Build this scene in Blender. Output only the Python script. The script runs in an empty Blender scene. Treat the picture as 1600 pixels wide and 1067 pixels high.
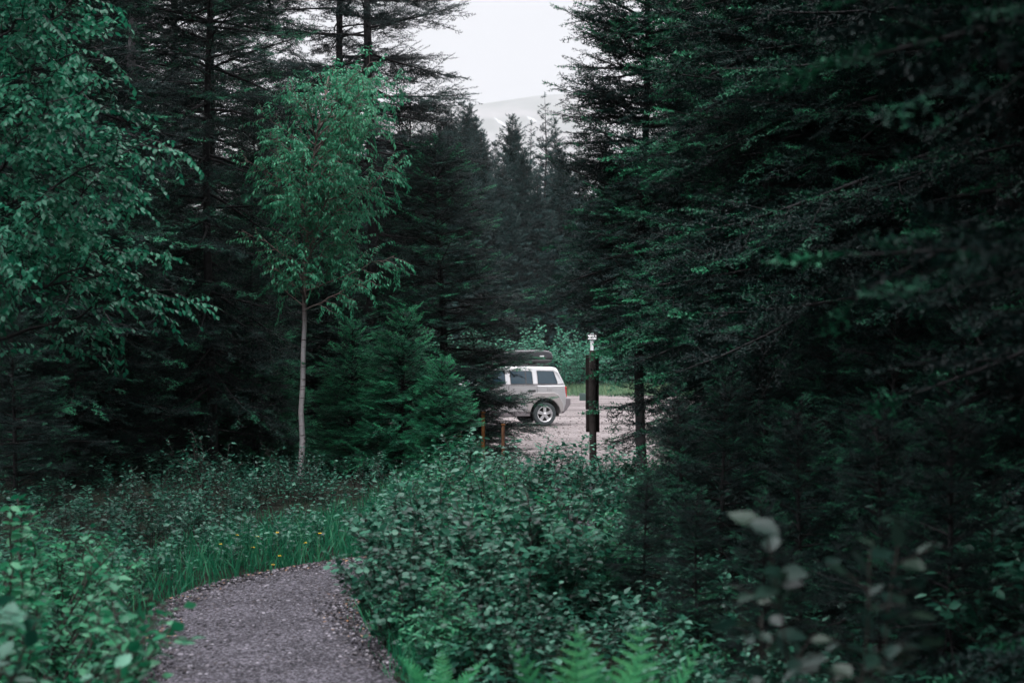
import bpy, math
import numpy as np
from mathutils import Vector, Matrix

R = math.radians
scene = bpy.context.scene
COL = scene.collection

# ------------------------------------------------------------------ camera
FPX, HOR, CAMZ = 2222.0, 545.0, 1.6          # photo pixels (1600 wide), horizon row, eye height
cam_d = bpy.data.cameras.new("camera")
cam = bpy.data.objects.new("camera", cam_d)
COL.objects.link(cam)
cam_d.sensor_width = 36.0
cam_d.lens = 50.0
cam_d.clip_start, cam_d.clip_end = 0.05, 20000
cam.location = (0, 0, CAMZ)
cam.rotation_euler = (R(90) + math.atan((HOR - 533.5) / FPX), 0, 0)
cam_d.dof.use_dof = True
cam_d.dof.focus_distance = 18.0
cam_d.dof.aperture_fstop = 3.2
scene.camera = cam

# ------------------------------------------------------------------ overcast sky and sun
SUN_EL, SUN_AZ = R(58), R(200)                # azimuth clockwise from +Y
world = bpy.data.worlds.new("World")
scene.world = world
world.use_nodes = True
nt = world.node_tree
nt.nodes.clear()
N = nt.nodes.new
w_out, w_bg, w_sky = N("ShaderNodeOutputWorld"), N("ShaderNodeBackground"), N("ShaderNodeTexSky")
w_sky.sky_type = 'NISHITA'
w_sky.sun_disc = False
w_sky.sun_elevation, w_sky.sun_rotation = SUN_EL, SUN_AZ
w_sky.dust_density = 4.0
w_tc, w_sep, w_ramp, w_mix, w_noise, w_mul = (N("ShaderNodeTexCoord"), N("ShaderNodeSeparateXYZ"), N("ShaderNodeMapRange"),
                                       N("ShaderNodeMix"), N("ShaderNodeTexNoise"), N("ShaderNodeMix"))
w_ramp.inputs[1].default_value, w_ramp.inputs[2].default_value = 0.26, 0.95
w_ramp.interpolation_type = 'SMOOTHSTEP'
w_ramp.inputs[3].default_value, w_ramp.inputs[4].default_value = 4.7, 44.0
w_noise.inputs["Scale"].default_value = 2.5
w_noise.inputs["Detail"].default_value = 4
nt.links.new(w_tc.outputs["Generated"], w_sep.inputs[0])
nt.links.new(w_sep.outputs[2], w_ramp.inputs[0])
nt.links.new(w_tc.outputs["Generated"], w_noise.inputs["Vector"])
w_mul.data_type = 'RGBA'
w_mul.blend_type = 'MULTIPLY'
w_mul.inputs[0].default_value = 0.10           # faint cloud mottling
nt.links.new(w_ramp.outputs[0], w_mul.inputs[6])
nt.links.new(w_noise.outputs[0], w_mul.inputs[7])
w_tint = N("ShaderNodeMix")
w_tint.data_type = 'RGBA'
w_tint.blend_type = 'MULTIPLY'
w_tint.inputs[0].default_value = 1.0
w_tint.inputs[7].default_value = (0.985, 0.985, 1.03, 1)
nt.links.new(w_mul.outputs[2], w_tint.inputs[6])
w_mix.data_type = 'RGBA'
w_mix.inputs[0].default_value = 0.9            # cloud deck over the clear sky
nt.links.new(w_sky.outputs[0], w_mix.inputs[6])
nt.links.new(w_tint.outputs[2], w_mix.inputs[7])
nt.links.new(w_mix.outputs[2], w_bg.inputs[0])
w_bg.inputs[1].default_value = 0.10
nt.links.new(w_bg.outputs[0], w_out.inputs[0])

sun_d = bpy.data.lights.new("sun", 'SUN')
sun_d.energy = 1.5
sun_d.angle = R(25)
sun_d.color = (1.0, 0.97, 0.93)
sun = bpy.data.objects.new("sun", sun_d)
COL.objects.link(sun)
_sd = Vector((math.sin(SUN_AZ) * math.cos(SUN_EL), math.cos(SUN_AZ) * math.cos(SUN_EL), math.sin(SUN_EL)))
sun.rotation_euler = _sd.to_track_quat('Z', 'Y').to_euler()

scene.view_settings.view_transform = 'Standard'
scene.view_settings.look = 'None'
scene.view_settings.exposure = 0.9
scene.view_settings.gamma = 1.0
scene.render.engine = 'CYCLES'
scene.cycles.max_bounces = 6
scene.cycles.diffuse_bounces = 3
scene.cycles.glossy_bounces = 2
scene.cycles.transmission_bounces = 3
scene.cycles.volume_bounces = 0
scene.cycles.use_denoising = True


# ------------------------------------------------------------------ helpers
def wx(px, Y):
    return (px - 800.0) / FPX * Y


def wz(py, Y):
    return CAMZ - (py - HOR) / FPX * Y


def tag(o, label=None, cat=None, group=None, kind=None):
    if label: o["label"] = label
    if cat: o["category"] = cat
    if group: o["group"] = group
    if kind: o["kind"] = kind
    return o


def link(name, mesh, parent=None):
    o = bpy.data.objects.new(name, mesh)
    COL.objects.link(o)
    if parent is not None:
        o.parent = parent
    return o


def empty(name, loc, rz=0.0, scale=1.0):
    o = bpy.data.objects.new(name, None)
    COL.objects.link(o)
    o.location = loc
    o.rotation_euler = (0, 0, rz)
    o.scale = (scale, scale, scale) if not hasattr(scale, '__len__') else scale
    o.empty_display_size = 0.2
    return o


class Geo:
    """Collects triangles as numpy blocks and builds ONE mesh."""

    def __init__(self):
        self.V, self.T, self.A, self.n = [], [], [], 0

    def add(self, V, T, a=0.0):
        V = np.asarray(V, dtype=np.float32).reshape(-1, 3)
        T = np.asarray(T, dtype=np.int32).reshape(-1, 3)
        self.V.append(V)
        self.T.append(T + self.n)
        self.A.append(np.full(len(V), a, dtype=np.float32) if np.isscalar(a) else np.asarray(a, dtype=np.float32))
        self.n += len(V)

    def bake(self, tpl, M, P, a):
        """tpl=(V,T); M (n,3,3) with columns as axes; P (n,3); a (n,)"""
        tv, tt = tpl
        if len(P) == 0:
            return
        V = np.einsum('nij,kj->nki', M, tv) + P[:, None, :]
        k = len(tv)
        T = tt[None, :, :] + (np.arange(len(P)) * k)[:, None, None]
        self.add(V.reshape(-1, 3), T.reshape(-1, 3), np.repeat(a, k))

    def tube(self, pts, rad, k=5, a=0.0):
        pts = np.asarray(pts, dtype=float)
        n = len(pts)
        rad = np.broadcast_to(np.asarray(rad, dtype=float), (n,))
        tan = np.gradient(pts, axis=0)
        tan /= np.linalg.norm(tan, axis=1)[:, None] + 1e-9
        ref = np.array([0, 0, 1.0]) if abs(tan[:, 2]).mean() < 0.7 else np.array([1.0, 0, 0])
        s = np.cross(tan, ref)
        s /= np.linalg.norm(s, axis=1)[:, None] + 1e-9
        u = np.cross(s, tan)
        ang = np.arange(k) * 2 * np.pi / k
        V = pts[:, None, :] + rad[:, None, None] * (np.cos(ang)[None, :, None] * s[:, None, :] + np.sin(ang)[None, :, None] * u[:, None, :])
        V = V.reshape(-1, 3)
        i = np.arange(n - 1)[:, None] * k
        j = np.arange(k)[None, :]
        j2 = (j + 1) % k
        A, B, C, D = i + j, i + j2, i + k + j2, i + k + j
        T = np.concatenate([np.stack([A, B, C], -1).reshape(-1, 3), np.stack([A, C, D], -1).reshape(-1, 3)])
        cap = [[(n - 1) * k, (n - 1) * k + q, (n - 1) * k + q + 1] for q in range(1, k - 1)]
        T = np.concatenate([T, np.array(cap, dtype=int).reshape(-1, 3)])
        self.add(V, T, a)

    def mesh(self, name, mat, smooth=False):
        V = np.concatenate(self.V)
        T = np.concatenate(self.T)
        A = np.concatenate(self.A)
        me = bpy.data.meshes.new(name)
        me.vertices.add(len(V))
        me.vertices.foreach_set("co", V.ravel())
        me.loops.add(T.size)
        me.loops.foreach_set("vertex_index", T.ravel())
        me.polygons.add(len(T))
        me.polygons.foreach_set("loop_start", np.arange(len(T), dtype=np.int32) * 3)
        if smooth:
            me.polygons.foreach_set("use_smooth", np.ones(len(T), dtype=bool))
        at = me.attributes.new("tint", 'FLOAT', 'POINT')
        at.data.foreach_set("value", A)
        me.materials.append(mat)
        me.update(calc_edges=True)
        return me


def unit(v):
    return v / (np.linalg.norm(v, axis=-1, keepdims=True) + 1e-9)


def frames(d, up, L, Wd=None, roll=None):
    """matrices with columns side*W, dir*L, normal*W for templates that grow along +Y with normal +Z"""
    d = unit(d)
    s = unit(np.cross(d, up))
    n = np.cross(s, d)
    if roll is not None:
        c, q = np.cos(roll)[:, None], np.sin(roll)[:, None]
        s, n = s * c + n * q, n * c - s * q
    Wd = L if Wd is None else Wd
    return np.stack([s * Wd[:, None], d * L[:, None], n * Wd[:, None]], axis=-1)


# ------------------------------------------------------------------ materials
def new_mat(name):
    m = bpy.data.materials.new(name)
    m.use_nodes = True
    b = m.node_tree.nodes["Principled BSDF"]
    return m, m.node_tree, b


def plain(name, col, rough=0.5, metal=0.0, spec=0.5, noise=0.0, nscale=8.0, bump=0.0, col2=None, coat=0.0):
    m, t, b = new_mat(name)
    b.inputs["Base Color"].default_value = (*col, 1)
    b.inputs["Roughness"].default_value = rough
    b.inputs["Metallic"].default_value = metal
    b.inputs["Specular IOR Level"].default_value = spec
    b.inputs["Coat Weight"].default_value = coat
    if noise or bump or col2:
        tc = t.nodes.new("ShaderNodeTexCoord")
        nz = t.nodes.new("ShaderNodeTexNoise")
        nz.inputs["Scale"].default_value = nscale
        nz.inputs["Detail"].default_value = 6
        t.links.new(tc.outputs["Object"], nz.inputs["Vector"])
        if col2 or noise:
            rp = t.nodes.new("ShaderNodeValToRGB")
            rp.color_ramp.elements[0].position, rp.color_ramp.elements[1].position = 0.35, 0.65
            c2 = col2 or tuple(c * (1 - noise) for c in col)
            rp.color_ramp.elements[0].color = (*c2, 1)
            rp.color_ramp.elements[1].color = (*col, 1)
            t.links.new(nz.outputs[0], rp.inputs[0])
            t.links.new(rp.outputs[0], b.inputs["Base Color"])
        if bump:
            bp = t.nodes.new("ShaderNodeBump")
            bp.inputs["Strength"].default_value = bump
            bp.inputs["Distance"].default_value = 0.02
            t.links.new(nz.outputs[0], bp.inputs["Height"])
            t.links.new(bp.outputs[0], b.inputs["Normal"])
    return m


def leaf_mat(name, dark, mid, young, rough=0.5, spec=0.4, trans=0.25, nscale=1.2, tip=None):
    """Colour by the 'tint' attribute (0 old .. 1 young growth, plus painted tip light on conifers), varied a little from leaf to leaf."""
    m, t, b = new_mat(name)
    at = t.nodes.new("ShaderNodeAttribute")
    at.attribute_name = "tint"
    gi = t.nodes.new("ShaderNodeNewGeometry")
    add = t.nodes.new("ShaderNodeMath")
    add.operation = 'MULTIPLY_ADD'
    t.links.new(gi.outputs["Random Per Island"], add.inputs[0])
    add.inputs[1].default_value = 0.3
    t.links.new(at.outputs["Fac"], add.inputs[2])
    rp = t.nodes.new("ShaderNodeValToRGB")
    e = rp.color_ramp.elements
    e[0].position, e[0].color = 0.05, (*dark, 1)
    e[1].position, e[1].color = 1.0, (*young, 1)
    k = e.new(0.55)
    k.color = (*mid, 1)
    if tip:
        e[len(e) - 1].position = 0.95
        q = e.new(1.0)
        q.position = 1.2 / 1.3
        q.color = (*young, 1)
        e[len(e) - 1].color = (*tip, 1)
    t.links.new(add.outputs[0], rp.inputs[0])
    t.links.new(rp.outputs[0], b.inputs["Base Color"])
    b.inputs["Roughness"].default_value = rough
    b.inputs["Specular IOR Level"].default_value = spec
    tr = t.nodes.new("ShaderNodeBsdfTranslucent")
    t.links.new(rp.outputs[0], tr.inputs[0])
    mx = t.nodes.new("ShaderNodeMixShader")
    mx.inputs[0].default_value = trans
    t.links.new(b.outputs[0], mx.inputs[1])
    t.links.new(tr.outputs[0], mx.inputs[2])
    t.links.new(mx.outputs[0], t.nodes["Material Output"].inputs[0])
    return m


M = {}
M['spruce'] = leaf_mat("spruce_needles", (0.002, 0.006, 0.007), (0.004, 0.021, 0.0185), (0.024, 0.175, 0.086), 0.55, 0.15, 0.12)  # inner needles darkened, tips brightened to deepen shade and light
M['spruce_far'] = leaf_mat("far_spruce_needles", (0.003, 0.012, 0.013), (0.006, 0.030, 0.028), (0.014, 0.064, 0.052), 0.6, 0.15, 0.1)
M['spruce_grey'] = leaf_mat("lichened_spruce_needles", (0.003, 0.007, 0.008), (0.007, 0.019, 0.019), (0.022, 0.060, 0.048), 0.6, 0.15, 0.1)
M['fir'] = leaf_mat("young_fir_needles", (0.004, 0.038, 0.024), (0.010, 0.110, 0.058), (0.026, 0.230, 0.100), 0.5, 0.2, 0.15)
M['birch'] = leaf_mat("birch_leaves", (0.011, 0.092, 0.050), (0.026, 0.180, 0.098), (0.075, 0.295, 0.160), 0.45, 0.25, 0.45)
M['maple'] = leaf_mat("maple_leaves", (0.004, 0.062, 0.036), (0.010, 0.120, 0.068), (0.028, 0.200, 0.108), 0.42, 0.28, 0.38)
M['shrub'] = leaf_mat("shrub_leaves", (0.003, 0.025, 0.018), (0.011, 0.080, 0.050), (0.066, 0.230, 0.150), 0.38, 0.30, 0.30)
M['shrub_bright'] = leaf_mat("bright_shrub_leaves", (0.005, 0.085, 0.043), (0.012, 0.155, 0.074), (0.050, 0.250, 0.120), 0.40, 0.34, 0.4)
M['alder'] = leaf_mat("alder_leaves", (0.016, 0.095, 0.060), (0.032, 0.160, 0.102), (0.080, 0.245, 0.155), 0.5, 0.3, 0.45)
M['rose'] = leaf_mat("rose_leaves", (0.005, 0.022, 0.017), (0.011, 0.040, 0.031), (0.040, 0.070, 0.042), 0.42, 0.40, 0.3, tip=(0.22, 0.10, 0.05))
M['fern'] = leaf_mat("fern_fronds", (0.012, 0.120, 0.052), (0.032, 0.230, 0.092), (0.080, 0.320, 0.125), 0.5, 0.22, 0.4)
M['grass'] = leaf_mat("grass_blades", (0.006, 0.080, 0.043), (0.014, 0.140, 0.072), (0.045, 0.200, 0.095), 0.5, 0.2, 0.35)
M['cover'] = leaf_mat("ground_cover_leaves", (0.003, 0.030, 0.021), (0.009, 0.068, 0.045), (0.040, 0.170, 0.106), 0.40, 0.34, 0.3)
M['drygrass'] = leaf_mat("verge_grass", (0.040, 0.100, 0.055), (0.070, 0.135, 0.072), (0.150, 0.190, 0.095), 0.6, 0.2, 0.3)
M['bark'] = plain("spruce_bark", (0.026, 0.025, 0.027), 0.9, 0, 0.2, 0.6, 14, 0.8)
M['bark_grey'] = plain("grey_dead_bark", (0.075, 0.075, 0.08), 0.9, 0, 0.2, 0.5, 12, 0.6)
M['bark_red'] = plain("reddish_twig_bark", (0.09, 0.055, 0.045), 0.85, 0, 0.2, 0.4, 14, 0.4)
M['bark_dark'] = plain("dark_twig_bark", (0.035, 0.030, 0.028), 0.85, 0, 0.2, 0.4, 14, 0.4)


def birch_bark():
    m, t, b = new_mat("birch_bark")
    tc = t.nodes.new("ShaderNodeTexCoord")
    mp = t.nodes.new("ShaderNodeMapping")
    mp.inputs["Scale"].default_value = (6, 6, 30)
    nz = t.nodes.new("ShaderNodeTexNoise")
    nz.inputs["Scale"].default_value = 1.0
    nz.inputs["Detail"].default_value = 5
    nz.inputs["Distortion"].default_value = 0.4
    rp = t.nodes.new("ShaderNodeValToRGB")
    e = rp.color_ramp.elements
    e[0].position, e[0].color = 0.36, (0.05, 0.045, 0.045, 1)
    e[1].position, e[1].color = 0.5, (0.20, 0.195, 0.205, 1)
    k = e.new(0.44)
    k.color = (0.24, 0.22, 0.23, 1)
    t.links.new(tc.outputs["Object"], mp.inputs[0])
    t.links.new(mp.outputs[0], nz.inputs["Vector"])
    t.links.new(nz.outputs[0], rp.inputs[0])
    # young upper wood is brown
    sp = t.nodes.new("ShaderNodeSeparateXYZ")
    t.links.new(tc.outputs["Object"], sp.inputs[0])
    mr = t.nodes.new("ShaderNodeMapRange")
    mr.inputs[1].default_value, mr.inputs[2].default_value = 1.75, 2.2
    t.links.new(sp.outputs[2], mr.inputs[0])
    mx = t.nodes.new("ShaderNodeMix")
    mx.data_type = 'RGBA'
    mx.inputs[7].default_value = (0.075, 0.05, 0.045, 1)
    t.links.new(mr.outputs[0], mx.inputs[0])
    t.links.new(rp.outputs[0], mx.inputs[6])
    t.links.new(mx.outputs[2], b.inputs["Base Color"])
    b.inputs["Roughness"].default_value = 0.7
    return m


M['birch_bark'] = birch_bark()


# ------------------------------------------------------------------ templates
def needle_brush(rng, p0, p1, n, nl, nw, core):
    """a twig of needles: tris standing off the axis p0->p1"""
    V, T = [], []
    ax = p1 - p0
    L = np.linalg.norm(ax)
    d = ax / L
    ref = np.array([0.3, 0.1, 1.0])
    s = np.cross(d, ref); s /= np.linalg.norm(s)
    u = np.cross(s, d)
    if core:
        k = len(V)
        V += [p0 + s * core, p0 - s * core, p1]
        T.append([k, k + 1, k + 2])
    for i in range(n):
        f = (i + rng.random()) / n
        a = i * 2.4 + rng.random()
        out = s * math.cos(a) * 1.0 + u * math.sin(a) * 0.85
        o = p0 + ax * f
        dirn = d * 0.6 + out
        dirn /= np.linalg.norm(dirn)
        w = np.cross(dirn, d * 0.3 + u * 0.9 + rng.normal(0, .3, 3))
        w /= np.linalg.norm(w) + 1e-9
        k = len(V)
        V += [o + w * nw * .5, o - w * nw * .5, o + dirn * nl]
        T.append([k, k + 1, k + 2])
    return V, T


def sprig(seed, nmain, nside, nsub, nl, nw, core):
    rng = np.random.default_rng(seed)
    V, T = [], []

    def put(p0, p1, n):
        v, t = needle_brush(rng, np.array(p0, float), np.array(p1, float), n, nl, nw, core)
        k = len(V)
        V.extend(v)
        T.extend([[a + k for a in q] for q in t])
    put((0, 0, 0), (0, 1, -.04), nmain)
    for i in range(nsub):
        sgn = 1 if i % 2 else -1
        f = .12 + .62 * i / max(1, nsub - 1)
        l = (.56 - .40 * f) * rng.uniform(.8, 1.15)
        a = R(rng.uniform(42, 58))
        put((0, f, -.04 * f), (sgn * l * math.sin(a), f + l * math.cos(a), -.05 + rng.uniform(-.06, .05)), nside)
    return np.array(V, dtype=np.float32), np.array(T, dtype=np.int32)


SPRIG = {
    'hi': [sprig(s, 15, 6, 4, .150, .055, .022) for s in (1, 2, 3)],
    'mid': [sprig(s, 12, 5, 4, .16, .075, .030) for s in (4, 5)],
    'lo': [sprig(s, 7, 3, 5, .24, .12, .06) for s in (6, 7)],
}


def leaf_tpl(w, fold=.12, droop=.12, kind='ovate'):
    prof = {'ovate': [(.18, .62), (.45, 1.0), (.75, .58)], 'lance': [(.2, .7), (.5, 1.0), (.8, .5)],
            'round': [(.2, .8), (.5, 1.0), (.8, .75)]}[kind]
    V = [(0, 0, 0)]
    for f, k in prof:
        z = -droop * f * f
        V += [(-w * k * .5, f, z + fold * k * .5), (0, f, z), (w * k * .5, f, z + fold * k * .5)]
    V.append((0, 1, -droop))
    T = [(0, 2, 1), (0, 3, 2)]
    for i in range(2):
        a = 1 + 3 * i
        b = a + 3
        T += [(a, a + 1, b + 1), (a, b + 1, b), (a + 1, a + 2, b + 2), (a + 1, b + 2, b + 1)]
    T += [(7, 8, 10), (8, 9, 10)]
    return np.array(V, dtype=np.float32), np.array(T, dtype=np.int32)


LEAF = {'ovate': leaf_tpl(.58), 'lance': leaf_tpl(.36, .10, .2, 'lance'), 'round': leaf_tpl(.75, .1, .1, 'round'),
        'small': (np.array([(0, 0, 0), (-.27, .45, .05), (.27, .45, .05), (0, 1, -.08)], dtype=np.float32), np.array([(0, 2, 1), (1, 2, 3)], dtype=np.int32))}


# ------------------------------------------------------------------ plant builders (each returns meshes)
def conifer(name, seed, h, r, base, lod='hi', whorl=.26, nb=5, elev=(-12, 48), droop=.28, sp=.06, twig=.30, dead=0, dead_len=.7,
            rt=None, needles='spruce', bark='bark', bare=.12, prof=.85, gap=0.0, sec=.085, skt=.12, lean=(0, 0), skirt=.7, wob=.05, tipy=.5):
    rng = np.random.default_rng(seed)
    tr, cr = Geo(), Geo()
    rt = rt or (.012 * h + .01)
    nz = 14
    zz = np.linspace(-.15, h, nz)
    tx = wob * np.sin(zz * .7 + seed) + lean[0] * zz / h
    ty = wob * np.cos(zz * .9 + seed) + lean[1] * zz / h
    rad = rt * np.clip(1 - zz / h, 0, 1) ** .8 + .006
    rad[0] *= 1.25
    tr.tube(np.stack([tx, ty, zz], 1), rad, 9)

    def at(z):
        return np.array([np.interp(z, zz, tx), np.interp(z, zz, ty), z])
    pos, dirs, ups, lens, tints = [], [], [], [], []
    z = base
    az0 = rng.random() * 6.28
    while z < h - .1:
        t = (z - base) / (h - base)
        n = max(3, int(round(nb * rng.uniform(.8, 1.2))))
        az0 += 1.1
        for i in range(n):
            if rng.random() < gap:
                continue
            zb = z + rng.uniform(-.5, .5) * whorl
            if zb > h - .05:
                continue
            az = az0 + i * 6.283 / n + rng.normal(0, .22)
            L = r * ((1 - t) ** prof * .96 + .05) * rng.uniform(.58, 1.18)
            if t < skt:
                L *= skirt + (1 - skirt) * t / skt
            e = R(elev[0] + (elev[1] - elev[0]) * t ** 1.1 + rng.normal(0, 10))
            hd = np.array([math.cos(az), math.sin(az), 0])
            sd = np.array([-hd[1], hd[0], 0])
            s = np.linspace(0, 1, 8)
            dr = droop * (1 - .6 * t) * rng.uniform(.6, 1.3)
            bend = rng.normal(0, .10)
            pts = at(zb)[None, :] + L * (s[:, None] * math.cos(e) * hd + (bend * s ** 2)[:, None] * sd +
                                         np.stack([s * 0, s * 0, s * math.sin(e) - dr * (s ** 1.6) + .55 * dr * s ** 3.5], 1))
            tr.tube(pts, np.linspace(.010 + .008 * L, .003, 8), 3 if lod != 'hi' else 4)
            def dress(pl, Lb, f0, boost, tb):
                """sprigs along both sides of the polyline pl"""
                m = len(pl)
                sv = np.linspace(0, 1, m)
                cnt = max(2, int(Lb * (1 - f0) / sp))
                f = f0 + (1 - f0) * (np.arange(cnt * 2) // 2 + .5 * (np.arange(cnt * 2) % 2) + .3) / cnt
                f = np.clip(f + rng.normal(0, .01, len(f)), 0, 1)
                P = np.stack([np.interp(f, sv, pl[:, k]) for k in range(3)], 1)
                tg = unit(np.stack([np.interp(f, sv, np.gradient(pl[:, k])) for k in range(3)], 1))
                side = np.where(np.arange(len(f)) % 2 == 0, 1.0, -1.0)[:, None]
                sdv = unit(np.cross(tg, np.array([0, 0, 1.0])) + 1e-4)
                ang = np.radians(rng.uniform(35, 65, len(f)))[:, None]
                dv = tg * np.cos(ang) + sdv * side * np.sin(ang)
                dv[:, 2] += rng.normal(.05, .32, len(f))
                ll = np.clip(.6 * Lb * (1 - f) + .07, .07, twig) * rng.uniform(.7, 1.2, len(f))
                pos.append(P); dirs.append(dv); lens.append(ll)
                tints.append(np.clip(tb + rng.normal(0, .07, len(f)) + boost * np.maximum(0, f - .5), 0, 1))  # outer sprigs lighter: fresh growth plus painted light on the tips
                pos.append(pl[-1:]); dirs.append(tg[-1:]); lens.append(np.array([min(twig, .45 * Lb + .06) * rng.uniform(.7, 1.1)])); tints.append(np.array([min(1, tb + boost * .6)]))
            tb0 = float(np.clip(rng.normal(.20, .10), .0, .6))
            tg = unit(np.gradient(pts, axis=0))
            if L < .35 or lod == 'lo':
                dress(pts, L, bare, tipy, tb0)
            else:
                dress(pts, L, .55, tipy, tb0)
                n2 = max(4, int(L / sec))
                for j in range(n2):
                    f = bare + (.92 - bare) * (j + rng.random()) / n2
                    o2 = np.array([np.interp(f, s, pts[:, k]) for k in range(3)])
                    t2 = np.array([np.interp(f, s, tg[:, k]) for k in range(3)])
                    s2v = unit(np.cross(t2, np.array([0, 0, 1.0]))) * (1 if j % 2 else -1)
                    a2 = R(rng.uniform(38, 62))
                    d2 = unit(t2 * math.cos(a2) + s2v * math.sin(a2) + np.array([0, 0, rng.normal(.03, .26)]))
                    l2 = (.62 * L * (1 - f) ** .8 * min(1, .45 + 1.6 * f) + .10) * rng.uniform(.7, 1.15)
                    q = np.linspace(0, 1, 5)
                    p2 = o2 + l2 * (q[:, None] * d2 + np.stack([q * 0, q * 0, -dr * .7 * q ** 1.6 + .35 * dr * q ** 3.5], 1)) + rng.normal(0, .008, (5, 3)) * q[:, None]
                    tr.tube(p2, np.linspace(.005, .002, 5), 3)
                    dress(p2, l2, .12, tipy * (.35 + .65 * f), float(np.clip(tb0 + rng.normal(0, .07), .03, .7)))
            pos.append(pts[-1:]); dirs.append(tg[-1:]); lens.append(np.array([min(twig, .2, .4 * L + .06) * rng.uniform(.8, 1.2)])); tints.append(np.array([.5 + tipy * .5]))
        z += whorl * rng.uniform(.8, 1.2) * (1 - .45 * t)
    # leader
    pos.append(np.array([at(h - .2)])); dirs.append(np.array([[0.02, 0.02, 1.0]])); lens.append(np.array([.32])); tints.append(np.array([.6]))
    P, D, L, A = np.concatenate(pos), np.concatenate(dirs), np.concatenate(lens), np.concatenate(tints)
    up = np.tile(np.array([0, 0, 1.0]), (len(P), 1)) + rng.normal(0, .25, (len(P), 3))
    Ms = frames(D, up, L)
    which = rng.integers(0, len(SPRIG[lod]), len(P))
    for w in range(len(SPRIG[lod])):
        q = which == w
        cr.bake(SPRIG[lod][w], Ms[q], P[q], A[q])
    # bare lower branches
    for i in range(dead):
        zb = rng.uniform(.25, max(base, .5) + .35 * (h - base))
        az = rng.random() * 6.283
        L = dead_len * rng.uniform(.4, 1.1)
        hd = np.array([math.cos(az), math.sin(az), 0])
        s = np.linspace(0, 1, 7)
        kink = rng.normal(0, .04, (7, 3)) * s[:, None]
        pts = at(zb) + L * (s[:, None] * hd + kink + np.stack([s * 0, s * 0, -.25 * s ** 1.4 + rng.uniform(-.1, .25) * s ** 2], 1))
        tr.tube(pts, np.linspace(.011, .003, 7), 3)
        for j in range(rng.integers(2, 6)):
            f = rng.uniform(.3, .95)
            o = np.array([np.interp(f, s, pts[:, k]) for k in range(3)])
            d = hd * .6 + np.array([-hd[1], hd[0], 0]) * rng.choice([-1, 1]) * rng.uniform(.4, .9) + np.array([0, 0, rng.normal(-.1, .25)])
            q = np.linspace(0, 1, 4)[:, None]
            l2 = L * rng.uniform(.15, .4)
            tr.tube(o + q * d * l2 + rng.normal(0, .012, (4, 3)) * q, np.linspace(.005, .002, 4), 3)
    return [('trunk', tr.mesh(name + "_trunk", M[bark], True)), ('crown', cr.mesh(name + "_crown", M[needles]))]


def twig_leaves(rng, cr, pts, leaf, size, spacing, hang, updir, tint, start=.1, spread=.75):
    """leaves set alternately along a twig polyline"""
    seg = np.linalg.norm(np.diff(pts, axis=0), axis=1)
    cum = np.concatenate([[0], np.cumsum(seg)])
    n = max(2, int(cum[-1] * (1 - start) / spacing))
    f = cum[-1] * (start + (1 - start) * (np.arange(n) + .5) / n)
    P = np.stack([np.interp(f, cum, pts[:, k]) for k in range(3)], 1)
    tg = unit(np.stack([np.interp(f, cum, np.gradient(pts[:, k])) for k in range(3)], 1))
    sd = unit(np.cross(tg, np.array([0, 0, 1.0])) + 1e-3)
    side = np.where(np.arange(n) % 2 == 0, 1.0, -1.0)[:, None]
    d = tg * .6 + sd * side * spread + rng.normal(0, .22, (n, 3))
    d[:, 2] -= hang
    up = np.tile(np.asarray(updir, float), (n, 1)) + rng.normal(0, .35, (n, 3))
    L = size * rng.uniform(.65, 1.15, n)
    return P, unit(d), up, L, np.clip(tint + rng.normal(0, .12, n), 0, 1)


class Leaves:
    def __init__(self):
        self.b = []

    def put(self, t):
        self.b.append(t)

    def bake(self, geo, tpl):
        P, D, U, L, A = [np.concatenate([q[i] for q in self.b]) for i in range(5)]
        geo.bake(tpl, frames(D, U, L), P, A)


def curve_pts(o, d, L, n, up, rng, wob=.05):
    """a twig from o along d that bends by `up` (negative droops)"""
    s = np.linspace(0, 1, n)
    k = rng.normal(0, wob, (n, 3)) * s[:, None]
    return o + L * (s[:, None] * d + k + np.stack([s * 0, s * 0, up * s ** 2], 1))


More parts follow.
